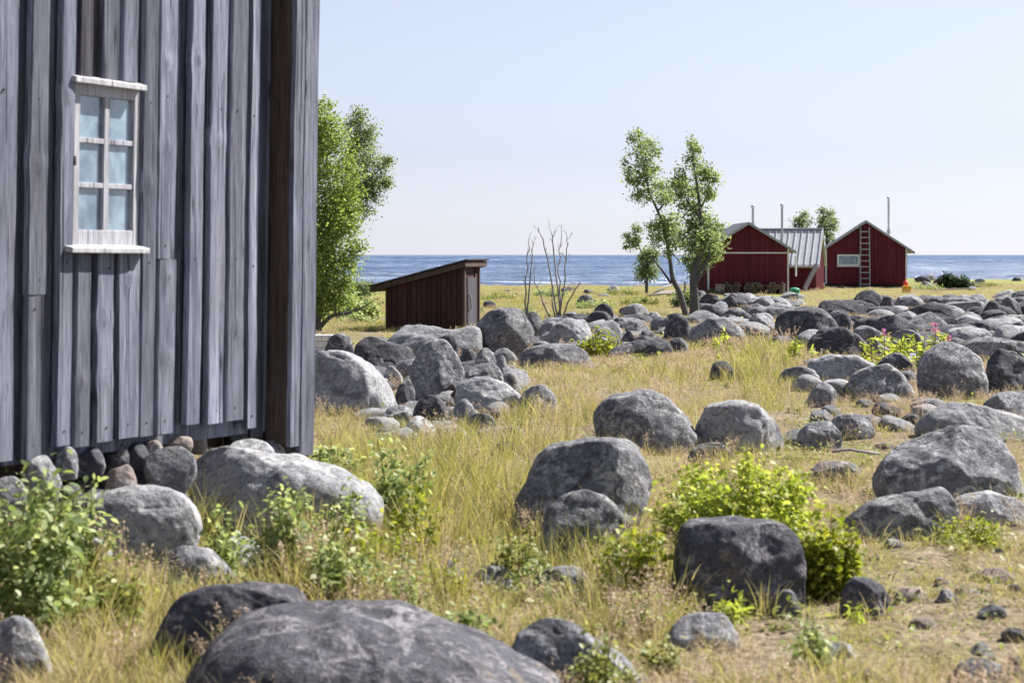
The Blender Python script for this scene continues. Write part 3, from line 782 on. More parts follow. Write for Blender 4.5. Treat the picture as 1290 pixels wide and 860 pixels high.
class Boards:
    """planks with live edges on the wall plane (x along the wall, -y outwards)"""
    def __init__(s): s.V = []; s.Q = []; s.n = 0
    def plank(s, xl, xr, z0, z1, y, th, wob=.006, knots=(), seed=0, taper=0.0, tilt=0.0):
        nz = max(4, int((z1 - z0) / .035)); nx = 9
        z = np.linspace(z0, z1, nz)
        def edge(k):
            q = np.stack([z * 1.3, z * 0 + seed * 3.7 + k, z * 0], -1)
            return wob * (1.0 * vnoise(q) + .35 * vnoise(q * 3.1) + .12 * vnoise(q * 9))
        L = xl + edge(.3) ; Rr = xr + edge(11.3)
        L = L - taper * (z - z1) * -.5; Rr = Rr - taper * (z - z1) * .5
        for (kz, ka) in knots:
            g = np.exp(-((z - kz) / .07) ** 2); L -= g * ka; Rr += g * ka * .6
        sh = edge(31.) * 1.2 + tilt * (z - z0)
        u = np.linspace(0, 1, nx)
        prof = 1 - np.abs(2 * u - 1) ** 16 * .3       # worn arrises
        cup = rnd.uniform(-.10, .08) * np.cos((u - .5) * math.pi) + rnd.uniform(-.12, .12) * (u - .5)
        u = np.sin((u - .5) * math.pi) * .5 + .5
        X = L[:, None] + (Rr - L)[:, None] * u[None]
        Zz = np.repeat(z[:, None], nx, 1)
        surf = vnoise(np.stack([X.ravel() * 22, Zz.ravel() * 1.4, X.ravel() * 0 + seed], -1)).reshape(X.shape)
        kn = np.zeros_like(X)
        for (kz, ka) in knots:
            kn += .35 * np.exp(-((Zz - kz) / .05) ** 2 - ((X - (xl + xr) / 2) / .03) ** 2)
        Yf = y - th * (prof + cup + .10 * surf + kn)[:, :] + sh[:, None] * .3
        base = s.n
        front = np.stack([X, Yf, Zz], -1).reshape(-1, 3)
        bl = np.stack([L, np.full(nz, y + .004), z], -1); br = np.stack([Rr, np.full(nz, y + .004), z], -1)
        V = np.concatenate([front, bl, br]); s.V.append(V)
        idx = np.arange(nz * nx).reshape(nz, nx)
        q = [np.stack([idx[:-1, :-1], idx[:-1, 1:], idx[1:, 1:], idx[1:, :-1]], -1).reshape(-1, 4)]
        b0 = nz * nx + np.arange(nz); b1 = nz * nx + nz + np.arange(nz)
        q.append(np.stack([b0[:-1], idx[:-1, 0], idx[1:, 0], b0[1:]], -1))
        q.append(np.stack([idx[:-1, -1], b1[:-1], b1[1:], idx[1:, -1]], -1))
        q.append(np.array([[b0[0], b1[0], idx[0, -1], idx[0, 0]], [b0[-1], idx[-1, 0], idx[-1, -1], b1[-1]]]))
        q.append(np.stack([idx[0, :-1], idx[0, :-1], idx[0, 1:], idx[0, 1:]], -1)[:0])
        # end cap under the board (fan as quads along the bottom)
        capv = np.stack([X[0], np.full(nx, y + .004), Zz[0]], -1)
        s.V.append(capv); c0 = len(V) + np.arange(nx)
        q.append(np.stack([c0[:-1], c0[1:], idx[0, 1:], idx[0, :-1]], -1))
        s.Q.append(np.concatenate(q) + base); s.n += len(V) + nx
    def build(s, name, mat, parent):
        o = mesh_np(name, np.concatenate(s.V), np.concatenate(s.Q), mat, parent, smooth=True)
        m = o.modifiers.new('es', 'EDGE_SPLIT'); m.split_angle = R(28)
        return o

for q in range(14):
    px_ = 8 + q * 23 + rnd.uniform(-6, 6)
    o = rnd.choice(PROTO).copy(); COL.objects.link(o)
    pos = CB + TV * s_of(px_) + Vector((-math.sin(TH), math.cos(TH), 0)) * rnd.uniform(-.02, .22)
    r_ = rnd.uniform(.08, .13)
    o.location = (pos.x, pos.y, gz(pos.x, pos.y) + r_ * .35); o.scale = (r_ * rnd.uniform(.9, 1.4), r_, r_ * rnd.uniform(.8, 1.1)); o.rotation_euler = (rnd.uniform(-.3, .3), rnd.uniform(-.3, .3), rnd.uniform(0, 6.28))
    tag(o, 'small stone wedged in the dark gap under the barn boards', 'stone', 'stones wedged under the barn boards')
ZT = 4.35
bot = [(-400, 610), (0, 580), (28, 580), (31, 578), (50, 576), (54, 562), (68, 560), (180, 548), (232, 533), (300, 531), (320, 556), (362, 566), (392, 572)]
def zbot(px):
    return zb_of(max(px, -250), np.interp(px, [b[0] for b in bot], [b[1] for b in bot]))
W0, W1 = s_of(86.5), s_of(179); WZ0, WZ1 = zb_of(130, 316), zb_of(130, 103)
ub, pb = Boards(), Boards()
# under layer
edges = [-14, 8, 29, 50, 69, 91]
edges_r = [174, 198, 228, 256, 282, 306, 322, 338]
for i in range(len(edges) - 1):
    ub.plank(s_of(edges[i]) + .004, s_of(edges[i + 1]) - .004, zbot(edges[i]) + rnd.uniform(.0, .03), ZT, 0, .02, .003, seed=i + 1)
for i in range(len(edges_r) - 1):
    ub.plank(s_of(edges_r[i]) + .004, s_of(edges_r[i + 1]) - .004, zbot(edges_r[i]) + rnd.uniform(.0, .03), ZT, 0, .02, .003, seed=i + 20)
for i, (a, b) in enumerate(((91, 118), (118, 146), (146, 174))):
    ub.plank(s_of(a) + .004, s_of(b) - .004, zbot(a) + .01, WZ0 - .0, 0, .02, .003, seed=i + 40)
x = s_of(-14)
k = 60
while x > -7.2:
    w = rnd.uniform(.13, .19)
    ub.plank(x - w + .004, x - .004, .62 + rnd.uniform(0, .05), ZT, 0, .02, .003, seed=k); k += 1
    x -= w
# upper boards, each traced from the wall: (left, right, top row or None, bottom row or None, knots)
up = [(-30, 14, None, 582, ()), (30, 53, None, 371, ((205, .012),)), (31, 49, 371, 579, ()), (68, 86, None, 561, ((118, .006),)),
      (174, 191, None, 549, ((230, .008),)), (193, 214, None, 326, ((80, .006), (182, .01))), (196, 217, 327, 546, ((350, .006), (450, .006))),
      (233, 250, None, 534, ((75, .012),)), (259, 278, None, 533, ((175, .016),)), (283, 304, None, 529, ((410, .005),)),
      (309, 320, None, 539, ()),
      (92, 110, 317, 562, ((480, .006),)), (119, 140, 317, 556, ((400, .014), (478, .012))), (146, 172, 317, 551, ((350, .006),))]
for i, (a, b, ty, by, kn) in enumerate(up):
    z0 = zb_of((a + b) / 2, by); z1 = ZT if ty is None else zb_of((a + b) / 2, ty)
    if ty == 317: z1 = WZ0 - .01
    pb.plank(s_of(a), s_of(b), z0, z1, -.034, .036, .007, [(zb_of((a + b) / 2, ky), ka) for ky, ka in kn], seed=100 + i * 3, tilt=rnd.uniform(-.003, .003))
x = s_of(-30) - .12
while x > -7.1:
    w = rnd.uniform(.11, .17)
    pb.plank(x - w, x, .6 + rnd.uniform(-.03, .05), ZT, -.034, .036, .007, seed=k); k += 1
    x -= w + rnd.uniform(.08, .13)
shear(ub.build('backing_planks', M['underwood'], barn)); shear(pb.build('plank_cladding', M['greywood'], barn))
nm = MB()
for i, (a, b, ty, by, kn) in enumerate(up):
    zlo = zb_of((a + b) / 2, by) + .08; zhi = 3.6 if ty is None else zb_of((a + b) / 2, ty) - .08
    if ty == 317: zhi = WZ0 - .10
    for zz in np.linspace(zlo, zhi, max(2, int((zhi - zlo) / .75) + 1)):
        xx = (s_of(a) + s_of(b)) / 2 + rnd.uniform(-.02, .02)
        nm.tube([(xx, -.060, zz), (xx, -.0728, zz)], .006, 7)
shear(nm.build('nail_heads', M['iron'], barn))
# blackened boards over the window
db = Boards()
zt0 = WZ1 + .015
db.plank(s_of(90), s_of(116), zt0, ZT, 0, .02, .003, seed=301); db.plank(s_of(116), s_of(146), zt0, ZT, 0, .02, .003, seed=302); db.plank(s_of(146), s_of(174), zt0, ZT, 0, .02, .003, seed=303)
db.plank(s_of(92), s_of(108), zt0, ZT, -.034, .036, .007, seed=304)
shear(db.build('blackened_planks', M['blackwood'], barn))['label'] = 'blackened planks above the window'
gb = Boards()
gb.plank(s_of(122), s_of(142), zt0, ZT, -.030, .036, .006, seed=305); gb.plank(s_of(146), s_of(165), zt0, ZT, -.030, .036, .006, seed=306)
shear(gb.build('short_planks', M['greywood'], barn))
# corner casing over the log ends
PJ = .165
S0, S1 = s_of(336, 0), s_of(397, PJ + .03)
cm = Boards()
def casing_front(a, b, zb_, seed):
    cm.plank(a, b, zb_, ZT, -PJ, .03, .005, seed=seed)
xq = s_of(372)
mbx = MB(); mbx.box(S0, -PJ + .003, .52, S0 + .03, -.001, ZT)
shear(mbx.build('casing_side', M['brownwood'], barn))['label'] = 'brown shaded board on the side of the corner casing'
casing_front(S0 - .004, S0 + .105, zb_of(368, 562, PJ), 401)
casing_front(S0 + .111, S1, zb_of(388, 572, PJ), 402)
shear(cm.build('corner_casing', M['greywood'], barn))
cs = MB(); cs.box(S1 - .03, -PJ + .002, .42, S1 - .003, .6, ZT)
cs.box(S0 + .032, -PJ + .004, .5, S1 - .032, -PJ + .02, ZT)
shear(cs.build('casing_end', M['greywood'], barn))
# log core, far walls and roof
core = MB()
core.box(-7.2, .006, .60, S1 - .04, .16, ZT)            # wall behind the boards
core.box(S1 - .2, .16, .6, S1 - .04, 5.2, ZT); core.box(-7.2, .16, .6, -7.04, 5.2, ZT); core.box(-7.04, 5.04, .6, S1 - .2, 5.2, ZT)
shear(core.build('log_wall', M['greywood'], barn))
rf = MB()
for sgn in (0, 1):
    a = Vector((0, -.16 if sgn == 0 else 5.36, ZT + .02)); b = Vector((0, 2.6, ZT + 1.5))
    n = (b - a).cross(Vector((1, 0, 0))).normalized() * .1
    if n.z < 0: n = -n
    poly = [(a.y, a.z), (b.y, b.z), (b.y + (.003 if sgn else -.003), b.z + .11), (a.y + n.y, a.z + n.z)]
    rf.prism(poly, 'x', -7.6, S1 + .3)
rf.prism([(.05, ZT), (5.15, ZT), (2.6, ZT + 1.36)], 'x', S1 - .18, S1 - .06)
rf.build('roof', M['roofdark'], barn)
fl = MB(); fl.box(-7.1, .2, .5, S1 - .3, 5.0, .598); fl.build('floor_beam', M['brownwood'], barn)
# window
def win():
    wf = MB()
    y0, y1 = -.046, -.002
    fz0, fz1 = WZ0 + .025, WZ1 - .02
    wl, wr = s_of(89), s_of(172)
    wf.box(wl, y0, fz0, wl + .05, y1, fz1); wf.box(wr - .05, y0, fz0, wr, y1, fz1)
    wf.box(wl + .05, y0 + .002, fz1 - .07, wr - .05, y1, fz1); wf.box(wl + .05, y0 + .002, fz0, wr - .05, y1, fz0 + .095)
    frame = wf.build('window', M['paleframe'], barn, bevel=.004)
    mu = MB()
    xm = (wl + wr) / 2; a, b = wl + .05, wr - .05; za, zb2 = fz0 + .095, fz1 - .07
    mu.box(xm - .022, y0 + .005, za, xm + .022, y1 - .004, zb2)
    for q in (1, 2):
        zz = za + (zb2 - za) * q / 3
        mu.box(a, y0 + .007, zz - .015, xm - .022, y1 - .004, zz + .015); mu.box(xm + .022, y0 + .007, zz - .015, b, y1 - .004, zz + .015)
    mu.build('glazing_bars', M['paleframe'], frame, bevel=.003)
    gl = MB(); gl.box(a, -.019, za, b, -.009, zb2); gl.build('pane', M['glass'], frame)
    sl = MB(); z = WZ0
    sl.add([(s_of(88, .12), -.125, z - .012), (s_of(186, .12), -.125, z - .016), (s_of(186, .12), -.0, z + .002), (s_of(88, .12), 0, z + .006),
            (s_of(88, .12), -.125, z + .018), (s_of(186, .12), -.125, z + .014), (s_of(186, .12), 0, z + .042), (s_of(88, .12), 0, z + .046)],
           [(0, 3, 2, 1), (4, 5, 6, 7), (0, 1, 5, 4), (1, 2, 6, 5), (2, 3, 7, 6), (3, 0, 4, 7)])
    sl.build('window_sill', M['sillwood'], frame, bevel=.004)
    hd_ = MB(); z = WZ1
    hd_.add([(s_of(90, .1), -.10, z - .028), (s_of(180, .1), -.10, z - .034), (s_of(180, .1), 0, z - .012), (s_of(90, .1), 0, z - .008),
             (s_of(90, .1), -.10, z + .006), (s_of(180, .1), -.10, z - .002), (s_of(180, .1), 0, z + .026), (s_of(90, .1), 0, z + .03)],
            [(0, 3, 2, 1), (4, 5, 6, 7), (0, 1, 5, 4), (1, 2, 6, 5), (2, 3, 7, 6), (3, 0, 4, 7)])
    hd_.build('window_hood', M['sillwood'], frame, bevel=.004)
    la = MB(); la.tube([(wl - .012, -.06, (za + zb2) / 2 - .02), (wl - .01, -.055, (za + zb2) / 2 + .03)], .014, 8); la.build('latch', M['iron'], frame)
    for c in frame.children: shear(c)
    shear(frame)
win()

# ------------------------------------------------------------------ shed
SD = 46.0
sA = at(488, 410, SD); SROT = R(-13)
shed = empty('outhouse_shed', (sA.x, SD, 0), SROT)
tag(shed, 'small dark brown lean-to shed with sloping roof behind the boulders', 'shed')
shed_w, shed_d, zL, zR, zB = 1.78, 1.48, .98, 1.44, -.25
wm = MB()
wm.prism([(0, zB), (shed_w, zB), (shed_w, zR), (0, zL)], 'y', .03, shed_d)
wm.build('wall', M['shedwood'], shed)
bm_ = MB()
nb = 15
for i in range(nb):
    a = i * shed_w / nb; b = (i + 1) * shed_w / nb - .012
    f = lambda q: zL + (zR - zL) * q / shed_w
    yo = -.012 if i % 2 else .006
    bm_.prism([(a, zB + rnd.uniform(0, .03)), (b, zB + rnd.uniform(0, .03)), (b, f(b) - .004), (a, f(a) - .004)], 'y', yo, .028)
for i in range(9):
    a = .03 + i * (shed_d - .03) / 9
    b = a + (shed_d - .03) / 9 - .012
    if a > .33 and b < 1.2: continue
    bm_.prism([(a, zB), (b, zB), (b, zR - .005), (a, zR - .005)], 'x', shed_w + .002, shed_w + .025)
bm_.build('board_cladding', M['shedwood'], shed)
dm = MB(); dm.box(shed_w + .003, .40, zB + .1, shed_w + .035, 1.22, zR - .22)
door = dm.build('door', M['doorgrey'], shed)
hm = MB(); hm.tube([(shed_w + .05, .48, .45), (shed_w + .09, .5, .55), (shed_w + .09, .5, .75), (shed_w + .05, .48, .85)], .02, 6); hm.build('handle', M['deadbark'], door)
for bx_ in ((shed_w + .002, -.02, zB, shed_w + .07, .06, zR), (shed_w + .002, shed_d - .08, zB, shed_w + .06, shed_d, zR), (-.04, -.02, zB, -.001, .05, zL)):
    pm = MB(); pm.box(*bx_); pm.build('corner_post', M['brownwood'], shed)
rm = MB()
sl_ = (zR - zL) / shed_w
za_ = lambda q: zL + sl_ * q
xa, xb = -.36, shed_w + .14
rm.prism([(xa, za_(xa) + .004), (xb, za_(xb) + .004), (xb, za_(xb) + .12), (xa, za_(xa) + .12)], 'y', -.22, shed_d + .35)
roof_s = rm.build('roof', M['brownwood'], shed)
fm = MB(); fm.prism([(xa - .03, za_(xa) - .03 + .155), (xb + .05, za_(xb) + .155 - .0), (xb + .05, za_(xb) + .185), (xa - .03, za_(xa) + .155)], 'y', -.27, shed_d + .4)
fm.build('roofing_felt', M['roofdark'], roof_s)

# ------------------------------------------------------------------ boathouses
def gable_house(name, label, x0, x1, D, zw, zp, depth, over, zfloor, roof_mat, ov_x):
    """gable faces the camera; x0,x1 in metres; zw wall eave, zp peak"""
    xc = (x0 + x1) / 2; hw = (x1 - x0) / 2
    h = empty(name, (xc, D, 0)); tag(h, label, 'boathouse', 'red boathouses by the sea')
    m = MB()
    m.prism([(-hw + .02, zfloor), (hw - .02, zfloor), (hw - .02, zw), (0, zp - .02), (-hw + .02, zw)], 'y', .03, depth - .03)
    m.build('wall', M['redwood'], h)
    c = MB()
    n = int(2 * hw / .105)
    f = lambda q: zp - .02 - (zp - zw) * abs(q) / hw
    for i in range(n):
        a = -hw + i * 2 * hw / n; b = a + 2 * hw / n - .008
        yo = -.012 if i % 2 else .004
        pts = [(a, zfloor), (b, zfloor), (b, f(b))]
        if a < 0 < b: pts.append((0, f(0)))
        pts.append((a, f(a)))
        c.prism(pts, 'y', yo, .028)
    n2 = int(depth / .105)
    for sx in (-1, 1):
        for i in range(n2):
            a = i * depth / n2; b = a + depth / n2 - .008
            yo = .012 if i % 2 else -.004
            u0, u1 = sorted((sx * (hw - .018), sx * (hw + yo)))
            c.prism([(a, zfloor), (b, zfloor), (b, zw - .01), (a, zw - .01)], 'x', u0, u1)
    c.build('board_cladding', M['redwood'], h)
    sl = (zp - zw) / hw
    th = .07
    r = MB()
    for sx in (-1, 1):
        e = hw + ov_x
        poly = [(sx * .002, zp + .012), (sx * e, zp + .012 - sl * e), (sx * e, zp + .012 - sl * e + th), (sx * .002, zp + .012 + th)]
        r.prism(poly, 'y', -over, depth + over)
    rf_ = r.build('roof', roof_mat, h)
    b_ = MB()
    for sx in (-1, 1):
        e = hw + ov_x + .01
        poly = [(sx * .002, zp - .02), (sx * e, zp - .02 - sl * e), (sx * e, zp + .10 - sl * e), (sx * .002, zp + .10)]
        b_.prism(poly, 'y', -over - .04, -over - .003)
    b_.build('bargeboard', M['bargepaint'], rf_)
    t = MB()
    for sx in (-1, 1):
        u0, u1 = sorted((sx * (hw - .05), sx * (hw + .03)))
        t.box(u0, -.04, zfloor, u1, -.014, zw - .02)
    t.build('corner_board', M['whitetrim'] if name else M['redwood'], h)
    p = MB()
    for qx in np.linspace(-hw + .15, hw - .15, 5):
        for qy in (.15, depth - .2): p.box(qx - .12, qy, -.2, qx + .12, qy + .25, zfloor)
    p.build('foundation_block', M['rock_dark'], h)
    pl_ = MB(); pl_.box(-hw + .12, .12, -.3, hw - .12, depth - .12, zfloor - .003) if zfloor > .05 else pl_.box(-hw + .12, .12, -.3, hw - .12, depth - .12, -.003)  # near-black box added to fill the gap, shade under the floor as colour
    pl_.build('underfloor_shade_box', M['void'], h)
    s = MB()
    for k2 in range(int(depth / .3)):
        for sx in (-1, 1):
            e = hw + ov_x; yy = -over + .15 + k2 * .3
            s.bar((sx * .01, yy, zp + .012 + th + .012), (sx * e, yy, zp + .012 + th + .012 - sl * e), .03, .03)
    s.build('roof_seams', roof_mat, rf_)
    return h, rf_

def mx(px, D): return (px - CX) / F * D
def mz(py, D): return E - (py - HY) / F * D
D1 = 88.0
hL, hL_roof = gable_house('red_boathouse', 'red boathouse nearest the trees with firewood stacked along its gable', mx(892, D1), mx(993, D1), D1, mz(313.5, D1), mz(282.5, D1), 6.0, .25, .0, M['metalroof'], .32)
mo = MB(); mo.box(-1.45, -.03, mz(318.5, D1) - .03, 1.72, -.013, mz(318.5, D1) + .03); mo.build('white_moulding', M['whitetrim'], hL)
dp = MB(); xx = mx(1002, D1) - hL.location.x
dp.tube([(xx, -.15, mz(323, D1)), (xx, -.15, mz(348, D1))], .04, 8); dp.build('downpipe', M['whitetrim'], hL)
def flue(px, ytop, ybot, D, parent, yloc):
    X_ = mx(px, D + yloc) - parent.location.x
    m = MB(); zt_, zb_ = mz(ytop, D + yloc), mz(ybot, D + yloc)
    m.tube([(X_, yloc, zb_ - .45), (X_, yloc, zt_)], .06, 10)
    m.tube([(X_, yloc, zb_ - .12), (X_, yloc, zb_ + .1)], [.13, .085], 10)
    c = m.build('chimney_pipe', M['pipe'], parent)
    k_ = MB(); k_.tube([(X_, yloc, zt_ + .02), (X_, yloc, zt_ + .10), (X_, yloc, zt_ + .16)], [.10, .09, .01], 10); k_.build('cowl', M['pipe'], c)
flue(948.5, 262, 283, D1, hL, 1.2)

D3 = 105.0
hR, hR_roof = gable_house('red_boathouse', 'red boathouse farthest right with a ladder and narrow window on its gable', mx(1041, D3), mx(1141, D3), D3, mz(313, D3), mz(280, D3), 6.5, .25, .22, M['metalroof'], .42)
fx = hR.location.x
w_ = MB(); xa_, xb_ = mx(1055, D3) - fx, mx(1083, D3) - fx; za3, zb3 = mz(335, D3), mz(320.5, D3)
w_.box(xa_, -.05, za3, xb_, -.013, za3 + .10); w_.box(xa_, -.05, zb3 - .09, xb_, -.013, zb3); w_.box(xa_, -.048, za3 + .1, xa_ + .1, -.013, zb3 - .09); w_.box(xb_ - .1, -.048, za3 + .1, xb_, -.013, zb3 - .09)
wfr = w_.build('window', M['whitetrim'], hR)
p_ = MB(); p_.box(xa_ + .1, -.03, za3 + .1, xb_ - .1, -.018, zb3 - .09); p_.build('pane', M['glass'], wfr)
s2 = MB(); s2.box(xa_ - .04, -.09, za3 - .045, xb_ + .04, -.013, za3 - .003); s2.build('sill', M['whitetrim'], wfr)
flue(1109, 251, 291, D3, hR, 3.0)
# ladder fixed on the gable
la_root = empty('wooden_ladder', (mx(1089.5, D3), D3 - .12, 0)); tag(la_root, 'grey ladder standing upright against the gable right of the narrow window', 'ladder')
lm = MB(); hwid = .25; zt_, zb_ = mz(286, D3), mz(365, D3) + .05
for sx in (-1, 1): lm.bar((sx * hwid, -.22, zb_), (sx * hwid * .9, -.02, zt_), .06, .07)
lm.build('rail', M['ladder'], la_root)
rg_ = MB()
for k in range(10):
    q = (k + .8) / 10.6
    zz = zb_ + (zt_ - zb_) * q; yy = -.22 + .2 * q
    rg_.bar((-hwid + .02, yy, zz), (hwid - .02, yy, zz), .05, .06)
rg_.build('rungs', M['ladder'], la_root)
# the right boathouse turns its gable a little towards us, and the ladder with it
HR_ = R(-8)
dl_ = la_root.location - hR.location
la_root.location = hR.location + Matrix.Rotation(HR_, 3, 'Z') @ dl_
la_root.rotation_euler = (0, 0, HR_); hR.rotation_euler = (0, 0, HR_)

# middle house: roof slope towards the camera
D2 = 95.0
MR = R(-14)
hM = empty('red_boathouse', (mx(1028, D2), D2, 0), MR)      # near right corner
tag(hM, 'middle red boathouse whose pale metal roof slopes towards us', 'boathouse', 'red boathouses by the sea')
L2, Dp = 4.6, 4.0
ze, zr = mz(331, D2) + .02, 3.02
m = MB(); m.prism([(0.02, 0), (Dp - .02, 0), (Dp - .02, ze), (Dp / 2, zr - .1), (.02, ze)], 'x', -L2 + .02, -.02); m.build('wall', M['redwood'], hM)
c = MB(); n = int(Dp / .105)
f2 = lambda q: zr - .1 - (zr - .1 - ze) * abs(q - Dp / 2) / (Dp / 2)
for i in range(n):
    a = i * Dp / n; b = a + Dp / n - .008; yo = .012 if i % 2 else -.004
    pts = [(a, 0), (b, 0), (b, f2(b) - .004)]
    if a < Dp / 2 < b: pts.append((Dp / 2, f2(Dp / 2)))
    pts.append((a, f2(a) - .004))
    c.prism(pts, 'x', -.018, yo)
n = int(L2 / .105)
for i in range(n):
    a = -L2 + i * L2 / n; b = a + L2 / n - .008; yo = -.012 if i % 2 else .004
    c.prism([(a, 0), (b, 0), (b, ze - .02), (a, ze - .02)], 'y', yo, .018)
c.build('board_cladding', M['redwood'], hM)
sl2 = (zr - .1 - ze) / (Dp / 2)
r = MB()
zre = lambda q: ze + .02 + sl2 * q
r.prism([(-.28, zre(-.28)), (Dp / 2 - .002, zre(Dp / 2)), (Dp / 2 - .002, zre(Dp / 2) + .07), (-.28, zre(-.28) + .07)], 'x', -L2 - .3, .14)
r.prism([(Dp + .28, zre(-.28)), (Dp / 2 + .002, zre(Dp / 2)), (Dp / 2 + .002, zre(Dp / 2) + .07), (Dp + .28, zre(-.28) + .07)], 'x', -L2 - .3, .14)
rM = r.build('roof', M['metalroof'], hM)
s = MB()
for k in range(17):
    xx = -L2 - .28 + k * (L2 + .38) / 16
    s.bar((xx, -.28, zre(-.28) + .09), (xx, Dp / 2 - .06, zre(Dp / 2 - .06) + .09), .045, .05)
s.bar((-L2 - .3, Dp / 2, zre(Dp / 2) + .09), (.14, Dp / 2, zre(Dp / 2) + .09), .2, .05)
s.build('roof_seams', M['pipe'], rM)
g = MB(); g.tube([(-L2 - .3, -.34, zre(-.28) - .02), (.14, -.34, zre(-.28) - .02)], .05, 8); g.build('gutter', M['pipe'], rM)
bg_ = MB()
bg_.prism([(-.28, zre(-.28) - .09), (Dp / 2, zre(Dp / 2) - .09), (Dp / 2, zre(Dp / 2) + .075), (-.28, zre(-.28) + .075)], 'x', .143, .17)
bg_.build('bargeboard', M['bargepaint'], rM)
X_ = -1.75
m = MB(); m.tube([(X_, 1.2, zre(1.2) - .1), (X_, 1.2, mz(260, D2 + 1.5))], .06, 10); cp = m.build('chimney_pipe', M['pipe'], hM)
k_ = MB(); zt_ = mz(260, D2 + 1.5); k_.tube([(X_, 1.2, zt_ + .02), (X_, 1.2, zt_ + .1), (X_, 1.2, zt_ + .16)], [.10, .09, .01], 10); k_.build('cowl', M['pipe'], cp)

# leaning boards and small things by the houses
def lean(name, label, a, b, w, h, mat, cat):
    o = MB(); o.bar(a, b, w, h); ob = o.build(name, M[mat]); tag(ob, label, cat); return ob
lean('leaning_plank', 'dark plank leaning on the middle boathouse wall', at(1013, 365, 92.5), at(1028, 335, 93.5), .06, .3, 'roofdark', 'plank')
lean('pale_post', 'short pale post at the right end of the firewood', at(988, 371, 86), at(988, 357, 86), .09, .09, 'driftwood', 'post')

log_mb = MB(); log_mb.tube([(0, -.2, 0), (0, 0, 0), (0, .2, 0)], [.062, .066, .06], 7)
log0 = log_mb.build('firewood_log', M['logend'])
k = 0
for row in range(5):
    for i in range(21):
        if rnd.random() < .10 or (row == 4 and rnd.random() < .5): continue
        o = log0 if k == 0 else log0.copy()
        if k: COL.objects.link(o)
        o.location = (mx(911, D1) + i * .128 + (.06 if row % 2 else 0), D1 - .36 + rnd.uniform(-.11, .11), .07 + row * .108 + rnd.uniform(-.012, .012))
        sc_ = rnd.uniform(.65, 1.12); o.scale = (sc_, rnd.uniform(.8, 1.1), sc_); o.rotation_euler = (0, rnd.uniform(0, 6.28), rnd.uniform(-.05, .05))
        tag(o, 'split log in the firewood stack along the left boathouse gable', 'log', 'firewood logs stacked by the boathouse'); k += 1
pal = empty('wooden_pallet', at(907, 372, D1 - .5)); tag(pal, 'pale slatted pallet standing at the left end of the firewood', 'pallet')
pl = MB()
for q in range(5): pl.box(-.2, -.02, .02 + q * .1, .2, 0, .09 + q * .1)
pl.build('slats', M['driftwood'], pal)
pl = MB()
for q in (-.17, 0, .17): pl.box(q - .03, .003, 0, q + .03, .08, .5)
pl.build('bearers', M['driftwood'], pal)

def lathe(prof, n=20):
    m = MB(); m.tube([(0, 0, z) for _, z in prof], [r for r, _ in prof], n); return m
p = at(1001, 376, 80); p.z = gz(p.x, p.y)
gb_ = empty('garden_bin', p); tag(gb_, 'green plastic bin with domed lid among the stones', 'bin')
lathe([(.15, 0), (.17, .02), (.20, .3), (.2, .32)]).build('body', M['green'], gb_, smooth=False)
lathe([(.215, .323), (.215, .35), (.19, .39), (.10, .43), (.02, .44)]).build('lid', M['green'], gb_)
p = at(1142, 369, 92); p.z = gz(p.x, p.y)
yc = empty('canister', p); tag(yc, 'yellow plastic canister beside the right boathouse corner', 'canister')
m = MB(); m.box(-.19, -.14, 0, .19, .14, .34); m.build('body', M['yellow'], yc, bevel=.03)
m = MB(); m.tube([(-.08, 0, .341), (-.08, 0, .40)], .035, 10); m.build('cap', M['yellow'], yc)
rc = empty('fishing_float', p + Vector((.0, .26, 0))); tag(rc, 'red rounded float standing behind the yellow canister', 'float')
lathe([(.05, 0), (.10, .06), (.115, .2), (.115, .42), (.10, .52), (.05, .57)]).build('body', M['red'], rc, smooth=True)
lathe([(.035, .571), (.035, .64), (.01, .66)]).build('neck', M['red'], rc)
# driftwood and fence remains by the small shrub
dr = [((815, 381), (850, 369), 83, .07, 'grey driftwood pole leaning in the turf left of the tree, lowest of three'), ((818, 376), (852, 366), 85, .06, 'grey driftwood pole left of the tree, middle of three'),
      ((822, 371), (846, 358), 86, .05, 'grey driftwood pole left of the tree, topmost of three')]
for (a, b, D, r_, lab) in dr:
    m = MB(); A, B = at(*a, D), at(*b, D + 1); A.z = max(A.z, gz(A.x, A.y) + .03); m.tube([A, (A + B) / 2 + Vector((0, 0, .05)), B], [r_, r_ * .9, r_ * .6], 7)
    tag(m.build('driftwood_pole', M['driftwood'], smooth=True), lab, 'driftwood', 'driftwood by the trees')
for i, (px, yt, lab) in enumerate(((863, 355, 'grey fence post right of the driftwood poles'), (857, 362, 'shorter grey fence post beside the driftwood poles'))):
    D = 84; x = mx(px, D); m = MB(); m.tube([(x, D, gz(x, D) - .1), (x, D, mz(yt, D))], [.06, .05], 7)
    tag(m.build('fence_post', M['deadbark']), lab, 'post', 'old fence posts')
for i, (px, py, ln, an, lab) in enumerate(((1196, 367, 1.9, .25, 'pale plank lying on the right beach, nearest of three'), (1206, 364, 2.2, -.15, 'pale plank lying on the right beach, middle of three'), (1221, 360.5, 1.8, .5, 'pale plank lying on the right beach, farthest of three'))):
    D = depth_at(py); x = mx(px, D); c_ = Vector((x, D, gz(x, D) + .1)); d_ = Vector((math.cos(an), math.sin(an), .04)) * ln / 2
    m = MB(); m.bar(c_ - d_, c_ + d_, .2, .06); tag(m.build('beach_plank', M['driftwood']), lab, 'plank', 'planks on the right beach')
